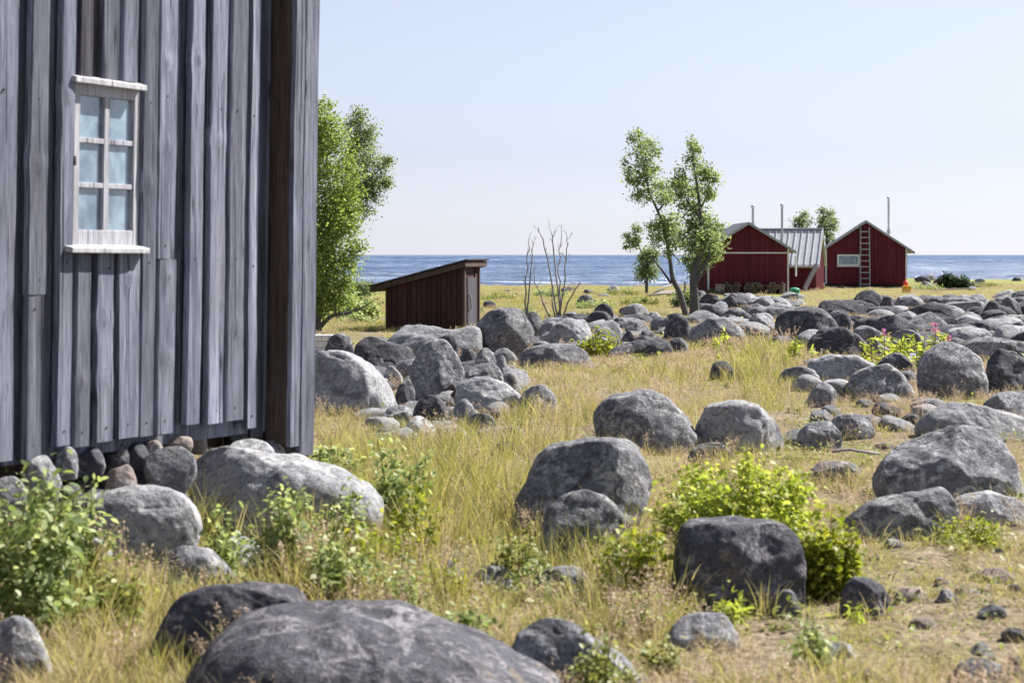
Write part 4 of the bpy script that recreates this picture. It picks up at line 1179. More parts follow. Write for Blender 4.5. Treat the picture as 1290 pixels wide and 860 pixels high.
# pale plank stack left of the shed tree
st = at(405, 444, 36); 
for i in range(3):
    m = MB(); zz = gz(st.x, 36) + .02 + i * .105
    m.box(st.x - .5, 36 - .15 + rnd.uniform(-.03, .03), zz, st.x + .22 + rnd.uniform(-.05, .05), 36.15, zz + .085)
    tag(m.build('pale_plank', M['whitetrim']), ('lowest', 'middle', 'topmost')[i] + ' pale plank of the stack between barn corner and tree', 'plank', 'pale planks stacked behind the barn')
# weathered planks fallen in the pile, stick on the broad boulder
for a, b, D, lab in (((545, 508), (573, 487), 23.2, 'brown broken plank stuck in the boulder pile, left one'), ((558, 512), (577, 494), 23.0, 'brown broken plank stuck in the boulder pile, right one')):
    m = MB(); m.bar(at(*a, D), at(*b, D), .05, .09); tag(m.build('broken_plank', M['brownwood']), lab, 'plank', 'broken planks in the pile')
m = MB(); m.tube([at(1048, 569, 15.0), at(1070, 566, 15.0), at(1090, 569, 15.1), at(1106, 571, 15.2)], [.008, .012, .014, .012], 6)
tag(m.build('fallen_branch', M['deadbark'], smooth=True), 'dark bare stick lying at the left of the broad boulder', 'branch')

# ------------------------------------------------------------------ leaves and trees
def leaf_arrays(P, size, rs, aspect=.5, up=.35, fold=.25):
    """one folded six-sided leaf per point"""
    n = len(P)
    d = rs.normal(size=(n, 3)); d[:, 2] = d[:, 2] * .7 - .1
    d /= np.linalg.norm(d, axis=1)[:, None]
    u = rs.normal(size=(n, 3)); u[:, 2] += up * 4
    sd = np.cross(d, u); sd /= np.linalg.norm(sd, axis=1)[:, None] + 1e-9
    nn = np.cross(sd, d)
    L = size * rs.uniform(.65, 1.25, n)
    W = L * aspect * .5
    def pt(a, b, c): return P + d * (a * L)[:, None] + sd * (b * W)[:, None] + nn * (c * L)[:, None]
    f = fold * .3
    V = np.stack([pt(0, 0, 0), pt(.3, -.9, f), pt(.7, -.75, f * .6), pt(1, 0, -.12), pt(.7, .75, f * .6), pt(.3, .9, f), pt(.5, 0, 0)], 1).reshape(-1, 3)
    b = np.arange(n)[:, None] * 7
    Fq = np.concatenate([b + np.array([[0, 1, 2, 6]]), b + np.array([[6, 2, 3, 4]]), b + np.array([[0, 6, 4, 5]])])
    return V, Fq

def build_leaves(name, P, size, mat, parent, seed, aspect=.5, up=.35, fold=.25):
    V, Fq = leaf_arrays(np.asarray(P), size, np.random.RandomState(seed), aspect, up, fold)
    return mesh_np(name, V, Fq, M[mat], parent)

def tree(name, label, D, trunk, radii, blobs, nleaf, lsize, mat, seed, group=None, bark='bark', cat='tree', extra=(), depthf=.8, twig=5, spread=1.15):
    """trunk: pixel polylines (list of lists) at distance D; blobs: (px,py,r px)"""
    rs = np.random.RandomState(seed)
    b0 = at(*trunk[0][0], D); root = empty(name, (b0.x, D, gz(b0.x, D))); tag(root, label, cat, group)
    O = np.array(root.location)
    m = MB(); nodes = []
    for ti, (line, rad) in enumerate(zip(trunk, radii)):
        pts = []
        for i, q in enumerate(line):
            p = at(q[0], q[1], D) - root.location
            p.y += (rs.uniform(-.3, .3) if i > 0 or ti > 0 else 0) * (i / len(line))
            pts.append(p)
        if ti == 0: pts[0].z = min(pts[0].z, 0) - .1
        # smooth subdivision
        sp = []
        for i in range(len(pts) - 1):
            p0, p1, p2, p3 = pts[max(i - 1, 0)], pts[i], pts[i + 1], pts[min(i + 2, len(pts) - 1)]
            for t in np.linspace(0, 1, 4, endpoint=False):
                sp.append(.5 * ((2 * p1) + (p2 - p0) * t + (2 * p0 - 5 * p1 + 4 * p2 - p3) * t * t + (3 * p1 - p0 - 3 * p2 + p3) * t ** 3))
        sp.append(pts[-1])
        rr = np.interp(np.linspace(0, 1, len(sp)), np.linspace(0, 1, len(rad)), rad)
        m.tube(sp, list(rr), 8); nodes += [(p, r_) for p, r_ in zip(sp, rr)][2:]
    leaves = []
    tot = sum(b[2] ** 2 for b in blobs)
    for (bx, by, br) in blobs:
        c = at(bx, by, D) - root.location; r = br / F * D
        c.y += rs.uniform(-1, 1) * .55 * depthf
        best = min(nodes, key=lambda q: (q[0] - c).length + (.8 if q[0].z > c.z + .1 else 0))
        a, ra = best
        mid = (a + c) / 2 + Vector(rs.uniform(-.1, .1, 3)) * (a - c).length - Vector((0, 0, .06 * (a - c).length))
        rb = min(.6 * ra, .012 + .018 * r * 3)
        m.tube([a, mid, c], [rb, rb * .7, rb * .35], 5)
        tips = []
        for _ in range(int(twig + r * 8)):
            dv = Vector(rs.normal(size=3)); dv.normalize(); dv *= r * rs.uniform(.5, 1.35); dv.z *= .9
            tip = c + dv; tips.append((c, tip))
            m.tube([c * .75 + a * .25, c + dv * .4 + Vector((0, 0, .03)), tip], [rb * .35, rb * .25, .004], 3, cap=False)
        nl = int(nleaf * br ** 2 / tot)
        for _ in range(nl):
            c0, tip = tips[rs.randint(len(tips))]
            t = rs.uniform(.35, 1.1)
            p = c0 + (tip - c0) * t + Vector(rs.normal(size=3)) * r * spread * .36
            leaves.append(p[:])
    m.build('trunk', M[bark], root, smooth=True, fix=False)
    if leaves:
        build_leaves('crown', leaves, lsize, mat, root, seed + 1)
    return root

def u3(l): return [(380 + u / 2.6875, 100 + v / 2.6875, r / 2.6875) for u, v, r in l]
def u4(l): return [(640 + q[0] / 3.185, 150 + q[1] / 3.185) + tuple(x / 3.185 for x in q[2:]) for q in l]
tree('rowan_tree', 'bright green leafy tree pressed against the barn edge', 45,
     [[(400, 424), (398, 396), (394, 360), (392, 300), (398, 220), (404, 140)], [(403, 412), (418, 398), (440, 394), (456, 388), (475, 376)], [(398, 396), (410, 350), (420, 300)], [(440, 394), (450, 386), (453, 377)]],
     [[.14, .11, .09, .07, .04, .015], [.06, .045, .035, .02, .006], [.07, .04, .02], [.02, .012, .004]],
     u3([(70, 90, 34), (50, 150, 50), (90, 165, 50), (60, 240, 60), (110, 240, 55), (150, 300, 42), (80, 330, 65), (150, 380, 50), (80, 430, 70), (170, 440, 42), (90, 520, 75), (160, 500, 40), (190, 565, 30), (70, 600, 70), (140, 600, 45), (90, 680, 65), (60, 760, 50), (115, 750, 42), (150, 690, 38), (0, 300, 80), (0, 420, 80), (0, 540, 80), (0, 660, 80), (20, 740, 50), (0, 200, 60)]),
     24000, .085, 'leaf_vivid', 5, 'leafy trees')
tree('alder_tree', 'darker leafy tree leaning out behind the bright one', 70,
     [[(398, 390), (405, 340), (418, 280), (440, 220), (455, 160)], [(425, 262), (455, 235), (485, 208)], [(432, 240), (460, 250), (478, 245)]],
     [[.16, .13, .1, .06, .02], [.06, .04, .01], [.05, .03, .01]],
     u3([(200, 130, 30), (225, 180, 34), (190, 200, 45), (175, 250, 42), (225, 285, 42), (275, 290, 28), (300, 275, 16), (255, 340, 42), (285, 350, 22), (210, 370, 42), (240, 395, 30), (180, 320, 50), (215, 440, 32), (160, 400, 55), (140, 480, 60), (170, 150, 24), (190, 720, 40), (215, 700, 26)]),
     14000, .10, 'leaf_tree_dark', 6, 'leafy trees')
tree('rowan_tree', 'slim leaning tree with open crown left of the thick trunk', 57,
     [u4([(718, 785), (690, 700), (662, 640), (650, 560), (630, 450), (600, 370), (565, 295), (545, 190), (525, 70)]), u4([(655, 660), (620, 610), (590, 570), (575, 540)]), u4([(640, 520), (680, 560), (690, 580)]), u4([(600, 370), (640, 320), (650, 280)])],
     [[.10, .085, .075, .06, .05, .04, .03, .02, .008], [.04, .03, .02, .008], [.03, .02, .008], [.03, .02, .008]],
     u4([(523, 60, 24), (560, 105, 38), (500, 80, 20), (590, 125, 26), (535, 150, 42), (485, 205, 24), (465, 175, 14), (545, 210, 48), (515, 255, 36), (495, 250, 18), (540, 300, 36), (520, 310, 20), (575, 190, 30), (625, 270, 38), (620, 330, 34), (600, 420, 38), (650, 300, 36), (655, 400, 36), (640, 460, 44), (600, 480, 34), (680, 500, 36), (665, 440, 30), (575, 430, 18), (640, 530, 22)]),
     5600, .095, 'leaf_tree', 8, 'leafy trees')
tree('rowan_tree', 'fuller tree with thick trunk beside the left red boathouse', 55,
     [u4([(745, 815), (748, 740), (745, 660), (750, 600), (780, 500), (770, 390), (760, 290), (745, 190), (737, 110)]), u4([(755, 650), (785, 590), (805, 540), (800, 470)]), u4([(772, 400), (720, 330), (690, 250)]), u4([(768, 370), (800, 300), (810, 240)])],
     [[.16, .135, .12, .10, .07, .055, .04, .025, .01], [.08, .06, .04, .02], [.04, .025, .01], [.04, .025, .01]],
     u4([(737, 105, 28), (765, 115, 18), (735, 165, 38), (690, 235, 36), (670, 260, 22), (775, 215, 36), (800, 240, 36), (825, 235, 16), (735, 275, 44), (800, 300, 30), (690, 300, 26), (755, 350, 42), (700, 350, 24), (820, 310, 18), (790, 420, 46), (840, 425, 26), (735, 430, 46), (780, 480, 56), (830, 500, 38), (730, 510, 40), (845, 545, 22), (705, 470, 22), (760, 560, 46), (800, 555, 30), (745, 600, 28), (710, 560, 16), (855, 460, 16)]),
     8200, .095, 'leaf_tree', 9, 'leafy trees')
tree('young_tree', 'small dark bushy tree by the water left of the leaning tree', 90,
     [u4([(556, 694), (556, 640), (555, 580), (530, 520), (510, 460)])], [[.08, .07, .05, .03, .01]],
     u4([(512, 445, 22), (480, 480, 22), (500, 500, 24), (525, 485, 18), (470, 510, 10), (565, 550, 32), (555, 590, 38), (545, 630, 28), (580, 610, 28), (590, 550, 18), (540, 555, 20)]),
     3000, .13, 'leaf_tree_dark', 10, 'leafy trees')
tree('distant_tree', 'far tree above the middle boathouse roof, left of two', 135,
     [[(1011, 358), (1011, 320), (1011, 285)]], [[.14, .1, .05]], [(1011, 271, 6), (1005, 278, 6), (1016, 278, 7), (1010, 283, 8), (1002, 284, 4), (1013, 290, 6)], 1000, .17, 'leaf_tree_dark', 12, 'far trees')
tree('distant_tree', 'far tree between the boathouse roofs, right of two', 135,
     [[(1043, 358), (1042, 320), (1041, 290)]], [[.16, .12, .05]], [(1036, 265, 6), (1046, 270, 7), (1038, 274, 8), (1049, 276, 6), (1041, 283, 9), (1035, 282, 6), (1047, 287, 8), (1044, 297, 7), (1046, 304, 6)], 1800, .17, 'leaf_tree_dark', 13, 'far trees')

def bare(name, label, D, stems, seed, group):
    rs = np.random.RandomState(seed)
    b0 = at(*stems[0][0], D); root = empty(name, (b0.x, D, gz(b0.x, D))); tag(root, label, 'bare tree', group)
    m = MB(); tw = MB()
    for line in stems:
        pts = [at(q[0], q[1], D) - root.location for q in line]
        pts[0].z = -.06
        n = len(pts)
        r0 = .027
        for i in range(1, n): pts[i].y += rs.uniform(-.2, .2)
        dense = []
        for i in range(n - 1):
            for t in (0, .33, .66): dense.append(pts[i].lerp(pts[i + 1], t) + Vector(rs.normal(size=3)) * .02)
        dense.append(pts[-1])
        m.tube(dense, list(np.linspace(r0, .008, len(dense))), 6)
        for _ in range(6):
            k = rs.randint(len(dense) // 3, len(dense)); a = dense[k]
            ln = rs.uniform(.10, .30); d = Vector((rs.uniform(-.6, .6), rs.uniform(-.5, .5), rs.uniform(.5, 1))).normalized()
            b = a + d * ln; c = a + d * ln * .5 + Vector(rs.normal(size=3)) * .04
            tw.tube([a, c, b], [.008, .006, .003], 4)
            for _ in range(2):
                e = c.lerp(b, rs.uniform(0, .8)); d2 = (d + Vector(rs.normal(size=3)) * .5).normalized()
                tw.tube([e, e + d2 * ln * .4], [.006, .003], 3)
    m.build('trunk', M['deadbark'], root, smooth=True, fix=False); tw.build('twigs', M['deadbark'], root, fix=False)
G_B = 'bare trees by the shore'
bare('dead_sapling', 'single bare grey sapling nearest the shed', 55, [u4([(78, 790), (68, 700), (76, 600), (80, 520), (92, 455)]), u4([(72, 680), (98, 560), (100, 510)])], 3, G_B)
bare('dead_tree', 'bare grey tree with several stems fanning from one root', 53, [u4([(205, 812), (212, 720), (203, 620), (208, 530), (215, 455)]), u4([(205, 800), (225, 640), (240, 520), (238, 470)]),
     u4([(180, 805), (140, 740), (105, 650), (100, 580)]), u4([(203, 640), (160, 560), (135, 480), (122, 430)]), u4([(190, 800), (178, 730), (172, 690)]), u4([(210, 740), (260, 700), (290, 655)]), u4([(212, 600), (180, 520), (172, 450)])], 4, G_B)

# ------------------------------------------------------------------ shrubs and herbs in the meadow
def shrub(name, label, x0, x1, ytop, ybase, mat, n_st, n_lf, lsize, seed, cat='bush', group=None, D=None, aspect=.62, dome=True, depthf=.8, leafgap=.3):
    rs = np.random.RandomState(seed)
    D = D or depth_at(ybase)
    xc = mx((x0 + x1) / 2, D); hw = (x1 - x0) / 2 / F * D
    zg = gz(xc, D); H = mz(ytop, D) - zg
    root = empty(name, (xc, D, zg)); tag(root, label, cat, group)
    m = MB(); P = []
    per = max(3, int(n_lf * 2.7) // n_st)
    for i in range(n_st):
        a, q = rs.uniform(0, 2 * np.pi), math.sqrt(rs.uniform(0, 1))
        tx, ty = math.cos(a) * q * hw, math.sin(a) * q * hw * depthf
        th = H * (math.sqrt(max(.05, 1 - q * q * .85)) if dome else 1) * rs.uniform(.42, 1.05)
        bx, by = tx * rs.uniform(.35, .75), ty * rs.uniform(.35, .75)
        tip = Vector((tx, ty, th)); base = Vector((bx, by, -.03)); mid = base.lerp(tip, .55) + Vector((bx - tx, by - ty, 0)) * .25
        m.tube([base, mid, tip], [.004, .003, .0015], 4, cap=False)
        for _ in range(per):
            t = leafgap + (1 - leafgap) * rs.uniform(0, 1) ** .75
            p = base.lerp(mid, t / .55) if t < .55 else mid.lerp(tip, (t - .55) / .45)
            P.append((p + Vector(rs.normal(size=3)) * lsize * .75)[:])
    m.build('stems', M['stem'], root, fix=False)
    build_leaves('foliage', P, lsize, mat, root, seed + 500, aspect, .45)
    return root

G_S = 'leafy bushes in the foreground'
shrub('raspberry_bush', 'pale leafy bush under the left end of the barn wall', -10, 60, 600, 720, 'leaf_bush', 20, 260, .05, 61, group=G_S)
shrub('raspberry_bush', 'low leafy weeds left of the dark blocky boulder', 95, 190, 690, 800, 'weed', 22, 260, .04, 62, group=G_S)
shrub('raspberry_bush', 'leafy bush against the right side of the pale slab', 395, 470, 612, 705, 'leaf_bush', 18, 230, .045, 63, group=G_S)
shrub('raspberry_bush', 'sunny leafy bush in the grass just right of the barn-side boulder slab', 480, 560, 600, 700, 'leaf_yellow', 18, 220, .04, 64, group=G_S)
shrub('raspberry_bush', 'large pale leafy bush at the left picture edge', -70, 128, 566, 812, 'leaf_bush', 44, 760, .052, 21, group=G_S)
shrub('raspberry_bush', 'leafy shoots standing right of the large left bush', 70, 140, 590, 770, 'leaf_bush', 16, 230, .05, 22, group=G_S)
shrub('raspberry_bush', 'dark leafy bush in front of the pale slab under the barn', 316, 418, 584, 748, 'leaf_bush', 22, 330, .048, 23, group=G_S)
shrub('raspberry_bush', 'low leafy bush just left of the dark huge boulder crest', 375, 470, 655, 775, 'leaf_bush', 20, 280, .042, 24, group=G_S)
shrub('raspberry_bush', 'small leafy bush between the pale boulders below the barn', 252, 310, 640, 735, 'leaf_bush', 12, 150, .045, 25, group=G_S)
shrub('raspberry_bush', 'leafy bush in tall grass right of the pale slab', 452, 556, 524, 668, 'leaf_bush', 20, 330, .048, 26, group=G_S)
shrub('raspberry_bush', 'yellow green leafy bush at the right foot of the slab', 425, 530, 625, 740, 'leaf_yellow', 24, 380, .038, 27, group=G_S)
shrub('raspberry_bush', 'low leafy bush right beside the barn corner board', 388, 455, 540, 610, 'leaf_bush', 18, 260, .05, 28, group=G_S)
shrub('rose_bush', 'dense bright yellow-green bush behind the square dark block', 810, 1050, 560, 700, 'leaf_bright', 130, 2900, .042, 29, group=G_S, D=11.4, leafgap=.1)
shrub('rose_bush', 'bright bush spilling down right of the square block', 995, 1086, 636, 745, 'leaf_yellow', 50, 1000, .040, 30, group=G_S, leafgap=.1)
shrub('rose_bush', 'sparse yellow-green bush between round boulders and square block', 752, 842, 638, 765, 'leaf_yellow', 24, 330, .04, 31, group=G_S)
shrub('herb', 'small leafy herb in dry grass below the square block right', 985, 1042, 768, 850, 'leaf_bush', 9, 90, .035, 32, 'herb')
shrub('herb', 'bright upright herb in front of the square block', 903, 928, 728, 792, 'leaf_bright', 5, 60, .045, 33, 'herb', aspect=.3)
shrub('herb', 'green herb at the foot of the dark angular stone', 1066, 1090, 752, 785, 'leaf_bright', 7, 60, .03, 34, 'herb', aspect=.35)
shrub('herb', 'leafy weed cluster left of the sloping pale foreground boulder', 548, 622, 742, 830, 'leaf_bush', 16, 190, .036, 35, 'herb')
shrub('herb', 'leafy weed cluster behind the huge foreground boulder', 462, 545, 690, 790, 'leaf_bush', 22, 260, .036, 36, 'herb')
shrub('herb', 'pale leafy weeds in front of the sloping foreground boulder', 700, 815, 800, 880, 'weed', 26, 330, .03, 37, 'herb')
shrub('herb', 'leafy weeds at the foot of the smaller round boulder', 610, 692, 650, 740, 'weed', 16, 170, .035, 38, 'herb')
shrub('herb', 'pale leafy weeds between the smaller round boulder and the low buried stone', 640, 720, 690, 752, 'leaf_bush', 12, 110, .034, 101, 'herb')
shrub('herb', 'yellowish weeds right behind the crest of the huge foreground boulder', 520, 600, 690, 775, 'leaf_yellow', 14, 130, .03, 102, 'herb')
shrub('herb', 'pale weeds in the dry grass right of the sloping pale boulder', 800, 860, 800, 850, 'weed', 12, 110, .03, 103, 'herb')
shrub('herb', 'small leafy weed left of the low flat-topped stone', 776, 830, 740, 800, 'leaf_bush', 9, 80, .034, 104, 'herb')
shrub('herb', 'low yellow-green weeds in front of the pointed slab', 1170, 1262, 642, 690, 'leaf_yellow', 26, 240, .03, 105, 'herb', leafgap=.05)
shrub('sapling', 'yellow-leaved sapling in front of the boulder heap', 724, 784, 416, 448, 'leaf_yellow', 14, 230, .085, 39, 'sapling')
shrub('dune_bush', 'dark green rounded bush on the right beach, left half', 1182, 1206, 345, 364, 'leaf_conifer', 90, 2600, .12, 41, group='dark bushes on the beach', leafgap=.05)
shrub('dune_bush', 'dark green lower bush on the right beach, right half', 1200, 1224, 349, 364, 'leaf_conifer', 80, 2000, .12, 42, group='dark bushes on the beach', leafgap=.05)
shrub('herb', 'green leafy herb patch behind the left of the shed', 418, 482, 372, 402, 'leaf_bush', 60, 900, .12, 43, 'herb', leafgap=.05)
shrub('herb', 'green bush beneath the thick trunk beside the boathouse', 846, 880, 362, 388, 'leaf_tree_dark', 30, 500, .10, 44, 'bush', leafgap=.05)

for i_, (x_, y_, w_, h_) in enumerate(((628, 378, 26, 9), (690, 374, 30, 8), (750, 390, 34, 12), (806, 384, 30, 12), (590, 396, 18, 8), (450, 405, 26, 8), (786, 371, 26, 8), (660, 399, 20, 9), (1165, 366, 24, 7), (1245, 362, 26, 6), (905, 371, 16, 7))):
    shrub('scrub', 'low rough green scrub growing in the turf near the shore', x_ - w_, x_ + w_, y_ - h_, y_, ['weed', 'leaf_tree_dark', 'leaf_bush'][i_ % 3], 46, 420, .085, 80 + i_, 'scrub', 'low scrub near the shore', leafgap=.05)

def fireweed(label, px, ytop, ybase, n, seed, flower):
    rs = np.random.RandomState(seed); D = depth_at(ybase); x = mx(px, D); zg = gz(x, D); H = mz(ytop, D) - zg
    root = empty('fireweed', (x, D, zg)); tag(root, label, 'wildflower', 'fireweeds between the boulders')
    m = MB(); P = []; Fl = []
    for i in range(n):
        bx, by = rs.uniform(-.22, .22), rs.uniform(-.15, .15); h = H * (1 if i == 0 else rs.uniform(.55, .9))
        if i == 0: bx *= .2
        top = Vector((bx * 1.3, by * 1.3, h)); base = Vector((bx, by, -.05))
        m.tube([base, base.lerp(top, .5), top], [.009, .008, .004], 4)
        for t in np.linspace(.15, .9, 40): P.append((base.lerp(top, t) + Vector(rs.normal(size=3)) * .012)[:])
        if flower and i < flower:
            for t in np.linspace(.86, 1.0, 26): Fl.append((base.lerp(top, t) + Vector(rs.normal(size=3)) * .03 * (1.1 - (t - .84) / .25))[:])
    m.build('stems', M['stem'], root, fix=False); build_leaves('foliage', P, .13, 'leaf_bright', root, seed, .26, .1)
    if Fl: build_leaves('flower', Fl, .045, 'flower', root, seed + 3, .8)
fireweed('fireweed with a pink flower left of the dark oval boulder', 1110, 414, 470, 6, 51, 1)
fireweed('tall fireweed with pink flowers beside the peaked boulder', 1172, 407, 470, 8, 52, 2)
fireweed('flowerless fireweed right of the first pink one', 1134, 422, 468, 3, 53, 0)
fireweed('green fireweed without flower left of the big dark boulders', 1002, 424, 462, 4, 54, 0)
fireweed('lone green fireweed in front of the broad mound of rock', 918, 414, 446, 2, 55, 0)

# ------------------------------------------------------------------ grass (uncountable): tufts scattered over the ground
def tuft_mesh(name, n, r, h, w, mat, seed, lean=.5, seedheads=0, stemw=.0018, fluff=.010):
    rs = np.random.RandomState(seed)
    V, Fc = [], []
    def blade(b, d, hh, ww, curve, segs=4):
        base = len(V)
        side = np.array([-d[1], d[0], 0.0])
        an = rs.uniform(0, 3.14); side = np.array([math.cos(an), math.sin(an), 0])
        pts = []
        for k in range(segs + 1):
            t = k / segs
            p = np.array([b[0], b[1], 0]) + np.array([d[0], d[1], 0]) * curve * hh * t ** 1.8 + np.array([0, 0, hh * (t - .22 * curve * t * t)])
            pts.append(p)
            wk = ww * (1 - t ** 2.2) * .5 + .0002
            V.append(p - side * wk); V.append(p + side * wk)
        for k in range(segs): Fc.append([base + 2 * k, base + 2 * k + 1, base + 2 * k + 3, base + 2 * k + 2])
        return pts
    for i in range(n):
        a, q = rs.uniform(0, 6.283), math.sqrt(rs.uniform())
        b = np.array([math.cos(a), math.sin(a)]) * q * r
        a2 = a + rs.normal() * .9; d = np.array([math.cos(a2), math.sin(a2)])
        blade(b, d, h * rs.uniform(.45, 1.1), w * rs.uniform(.6, 1.2), lean * rs.uniform(.2, 1.3))
    for i in range(seedheads):
        a, q = rs.uniform(0, 6.283), math.sqrt(rs.uniform())
        b = np.array([math.cos(a), math.sin(a)]) * q * r * 1.1
        a2 = rs.uniform(0, 6.283); d = np.array([math.cos(a2), math.sin(a2)])
        pts = blade(b, d, h * rs.uniform(1.0, 1.6), stemw * 2, .35 * rs.uniform(.2, 1.2), 5)
        for k in range(16):
            t = rs.uniform(.55, 1.0); i0 = min(int(t * 5), 4); p = pts[i0] + (pts[i0 + 1] - pts[i0]) * (t * 5 - i0)
            p = p + rs.normal(size=3) * h * .075 * (1.15 - t) * 2.2
            s = fluff * rs.uniform(.6, 1.3); u = rs.normal(size=3); u /= np.linalg.norm(u); v = np.cross(u, rs.normal(size=3)); v /= np.linalg.norm(v)
            base = len(V); V.extend([p - u * s, p + v * s * .5, p + u * s, p - v * s * .5]); Fc.append([base, base + 1, base + 2, base + 3])
    me_o = mesh_np(name, np.array(V), np.array(Fc), M[mat], link=False)
    return me_o

def scatter_nodes(name, coll):
    ng = bpy.data.node_groups.new(name, 'GeometryNodeTree')
    ng.interface.new_socket('Geometry', in_out='INPUT', socket_type='NodeSocketGeometry')
    ng.interface.new_socket('Geometry', in_out='OUTPUT', socket_type='NodeSocketGeometry')
    N = ng.nodes
    gi, go = N.new('NodeGroupInput'), N.new('NodeGroupOutput')
    ip = N.new('GeometryNodeInstanceOnPoints'); ci = N.new('GeometryNodeCollectionInfo')
    ci.inputs['Collection'].default_value = coll; ci.inputs['Separate Children'].default_value = True; ci.inputs['Reset Children'].default_value = True
    ip.inputs['Pick Instance'].default_value = True
    def attr(nm, typ):
        a = N.new('GeometryNodeInputNamedAttribute'); a.data_type = typ; a.inputs['Name'].default_value = nm
        return a.outputs['Attribute']
    L = ng.links
    L.new(gi.outputs[0], ip.inputs['Points']); L.new(ci.outputs[0], ip.inputs['Instance'])
    L.new(attr('idx', 'INT'), ip.inputs['Instance Index']); L.new(attr('rot', 'FLOAT_VECTOR'), ip.inputs['Rotation']); L.new(attr('scl', 'FLOAT_VECTOR'), ip.inputs['Scale'])
    L.new(ip.outputs[0], go.inputs[0])
    return ng

FT = np.array(FOOT)
def free_of_rocks(x, y, k=.72):
    ok = np.ones(len(x), bool)
    for (fx_, fy, a, b) in FT:
        near = (np.abs(x - fx_) < a) & (np.abs(y - fy) < b)
        if near.any():
            ok[near] &= ((x[near] - fx_) / a) ** 2 + ((y[near] - fy) / b) ** 2 > k
    # barn and houses
    dx, dy = x - CB.x, y - CB.y
    s_ = dx * TV.x + dy * TV.y; n_ = -dx * TV.y + dy * TV.x
    ok &= ~((s_ < .05) & (s_ > -7.3) & (n_ > .0) & (n_ < 5.3))
    for h_, xa4, xb4, d4 in ((hL, -1.75, 1.75, 6), (hR, -2.1, 2.1, 6.5)):
        ok &= ~((x > h_.location.x + xa4) & (x < h_.location.x + xb4) & (y > h_.location.y) & (y < h_.location.y + d4))
    ok &= ~((y > 46.1) & (y < 47.6) & (x > -2.8) & (x < -.9))
    return ok

def field(n, y0, y1, rs, power=1.0):
    """points over the visible wedge and a margin either side"""
    u = rs.uniform(0, 1, n)
    y = y0 * (y1 / y0) ** u if power == 0 else (y0 ** (2 - power) + u * (y1 ** (2 - power) - y0 ** (2 - power))) ** (1 / (2 - power))
    x = rs.uniform(-1, 1, n) * (.30 * y + .9)
    return x, y

def patches(px, py, lst):
    v = np.zeros(len(px))
    for (cx, cy, sx, sy, a) in lst: v += a * np.exp(-(((px - cx) / sx) ** 2 + ((py - cy) / sy) ** 2))
    return np.clip(v, 0, 1.4)

GREEN = [(560, 610, 100, 60, 1.1), (470, 570, 70, 50, .8), (960, 462, 48, 40, 1.2), (650, 520, 80, 26, .7), (60, 790, 140, 60, .8), (300, 730, 130, 60, .7), (630, 760, 200, 70, .45), (800, 480, 110, 26, .45),
         (440, 395, 70, 34, 1.3), (720, 384, 150, 16, 1.2), (1230, 670, 80, 40, .5), (760, 700, 60, 50, .6), (900, 800, 140, 60, .25), (400, 640, 160, 60, .5), (1060, 800, 60, 40, .3)]
TALL = [(925, 752, 90, 18, .9), (1200, 492, 90, 14, .5), (700, 690, 60, 16, .4), (560, 600, 110, 60, .45), (960, 455, 45, 40, 1.0), (690, 530, 120, 40, .35), (860, 470, 90, 40, .3), (60, 800, 120, 80, .5), (960, 690, 50, 60, .4), (400, 700, 200, 60, .2)]
SHORT = [(245, 748, 85, 26, .75), (1230, 868, 90, 40, .8), (900, 815, 70, 24, .4), (620, 742, 60, 16, .5), (30, 850, 60, 30, .5), (720, 850, 110, 26, .4), (285, 840, 120, 26, .4), (540, 550, 100, 30, .5), (720, 470, 120, 22, .3), (1180, 760, 170, 110, .62), (1130, 600, 120, 60, .35), (1240, 540, 120, 90, .35), (700, 780, 120, 80, .3), (950, 830, 150, 60, .4), (1080, 520, 120, 40, .4)]

def scatter_stuff(name, label, tufts_near, tufts_far, x, y, sel, scale, rs, ysplit=30.0):
    keep = sel & (scale > 0) & free_of_rocks(x, y) & (y < shore(x) - 1.5)
    x, y, scale = x[keep], y[keep], scale[keep]
    z = ground_z(x, y) - .012
    coll = bpy.data.collections.new(name + '_tufts')
    allt = tufts_near + tufts_far
    for i, t in enumerate(allt):
        t.name = '%s_%02d' % (name, i); coll.objects.link(t)
    n = len(x)
    idx = np.where(y < ysplit * rs.uniform(.8, 1.25, n), rs.randint(0, len(tufts_near), n), len(tufts_near) + rs.randint(0, len(tufts_far), n)).astype(np.int32)
    me = bpy.data.meshes.new(name); me.vertices.add(n); me.vertices.foreach_set('co', np.stack([x, y, z], -1).astype(np.float32).ravel())
    a = me.attributes.new('idx', 'INT', 'POINT'); a.data.foreach_set('value', idx)
    rot = np.stack([rs.normal(size=n) * .10, rs.normal(size=n) * .10, rs.uniform(0, 6.283, n)], -1).astype(np.float32)
    a = me.attributes.new('rot', 'FLOAT_VECTOR', 'POINT'); a.data.foreach_set('vector', rot.ravel())
    s_ = np.stack([.55 + .45 * scale, .55 + .45 * scale, scale], -1) * np.clip(np.exp(rs.normal(size=n) * .30 - .05), .4, 1.5)[:, None]
    a = me.attributes.new('scl', 'FLOAT_VECTOR', 'POINT'); a.data.foreach_set('vector', s_.astype(np.float32).ravel())
    o = bpy.data.objects.new(name, me); COL.objects.link(o)
    tag(o, label, 'grass', kind='stuff')
    md = o.modifiers.new('scatter', 'NODES'); md.node_group = scatter_nodes(name, coll)
    return n

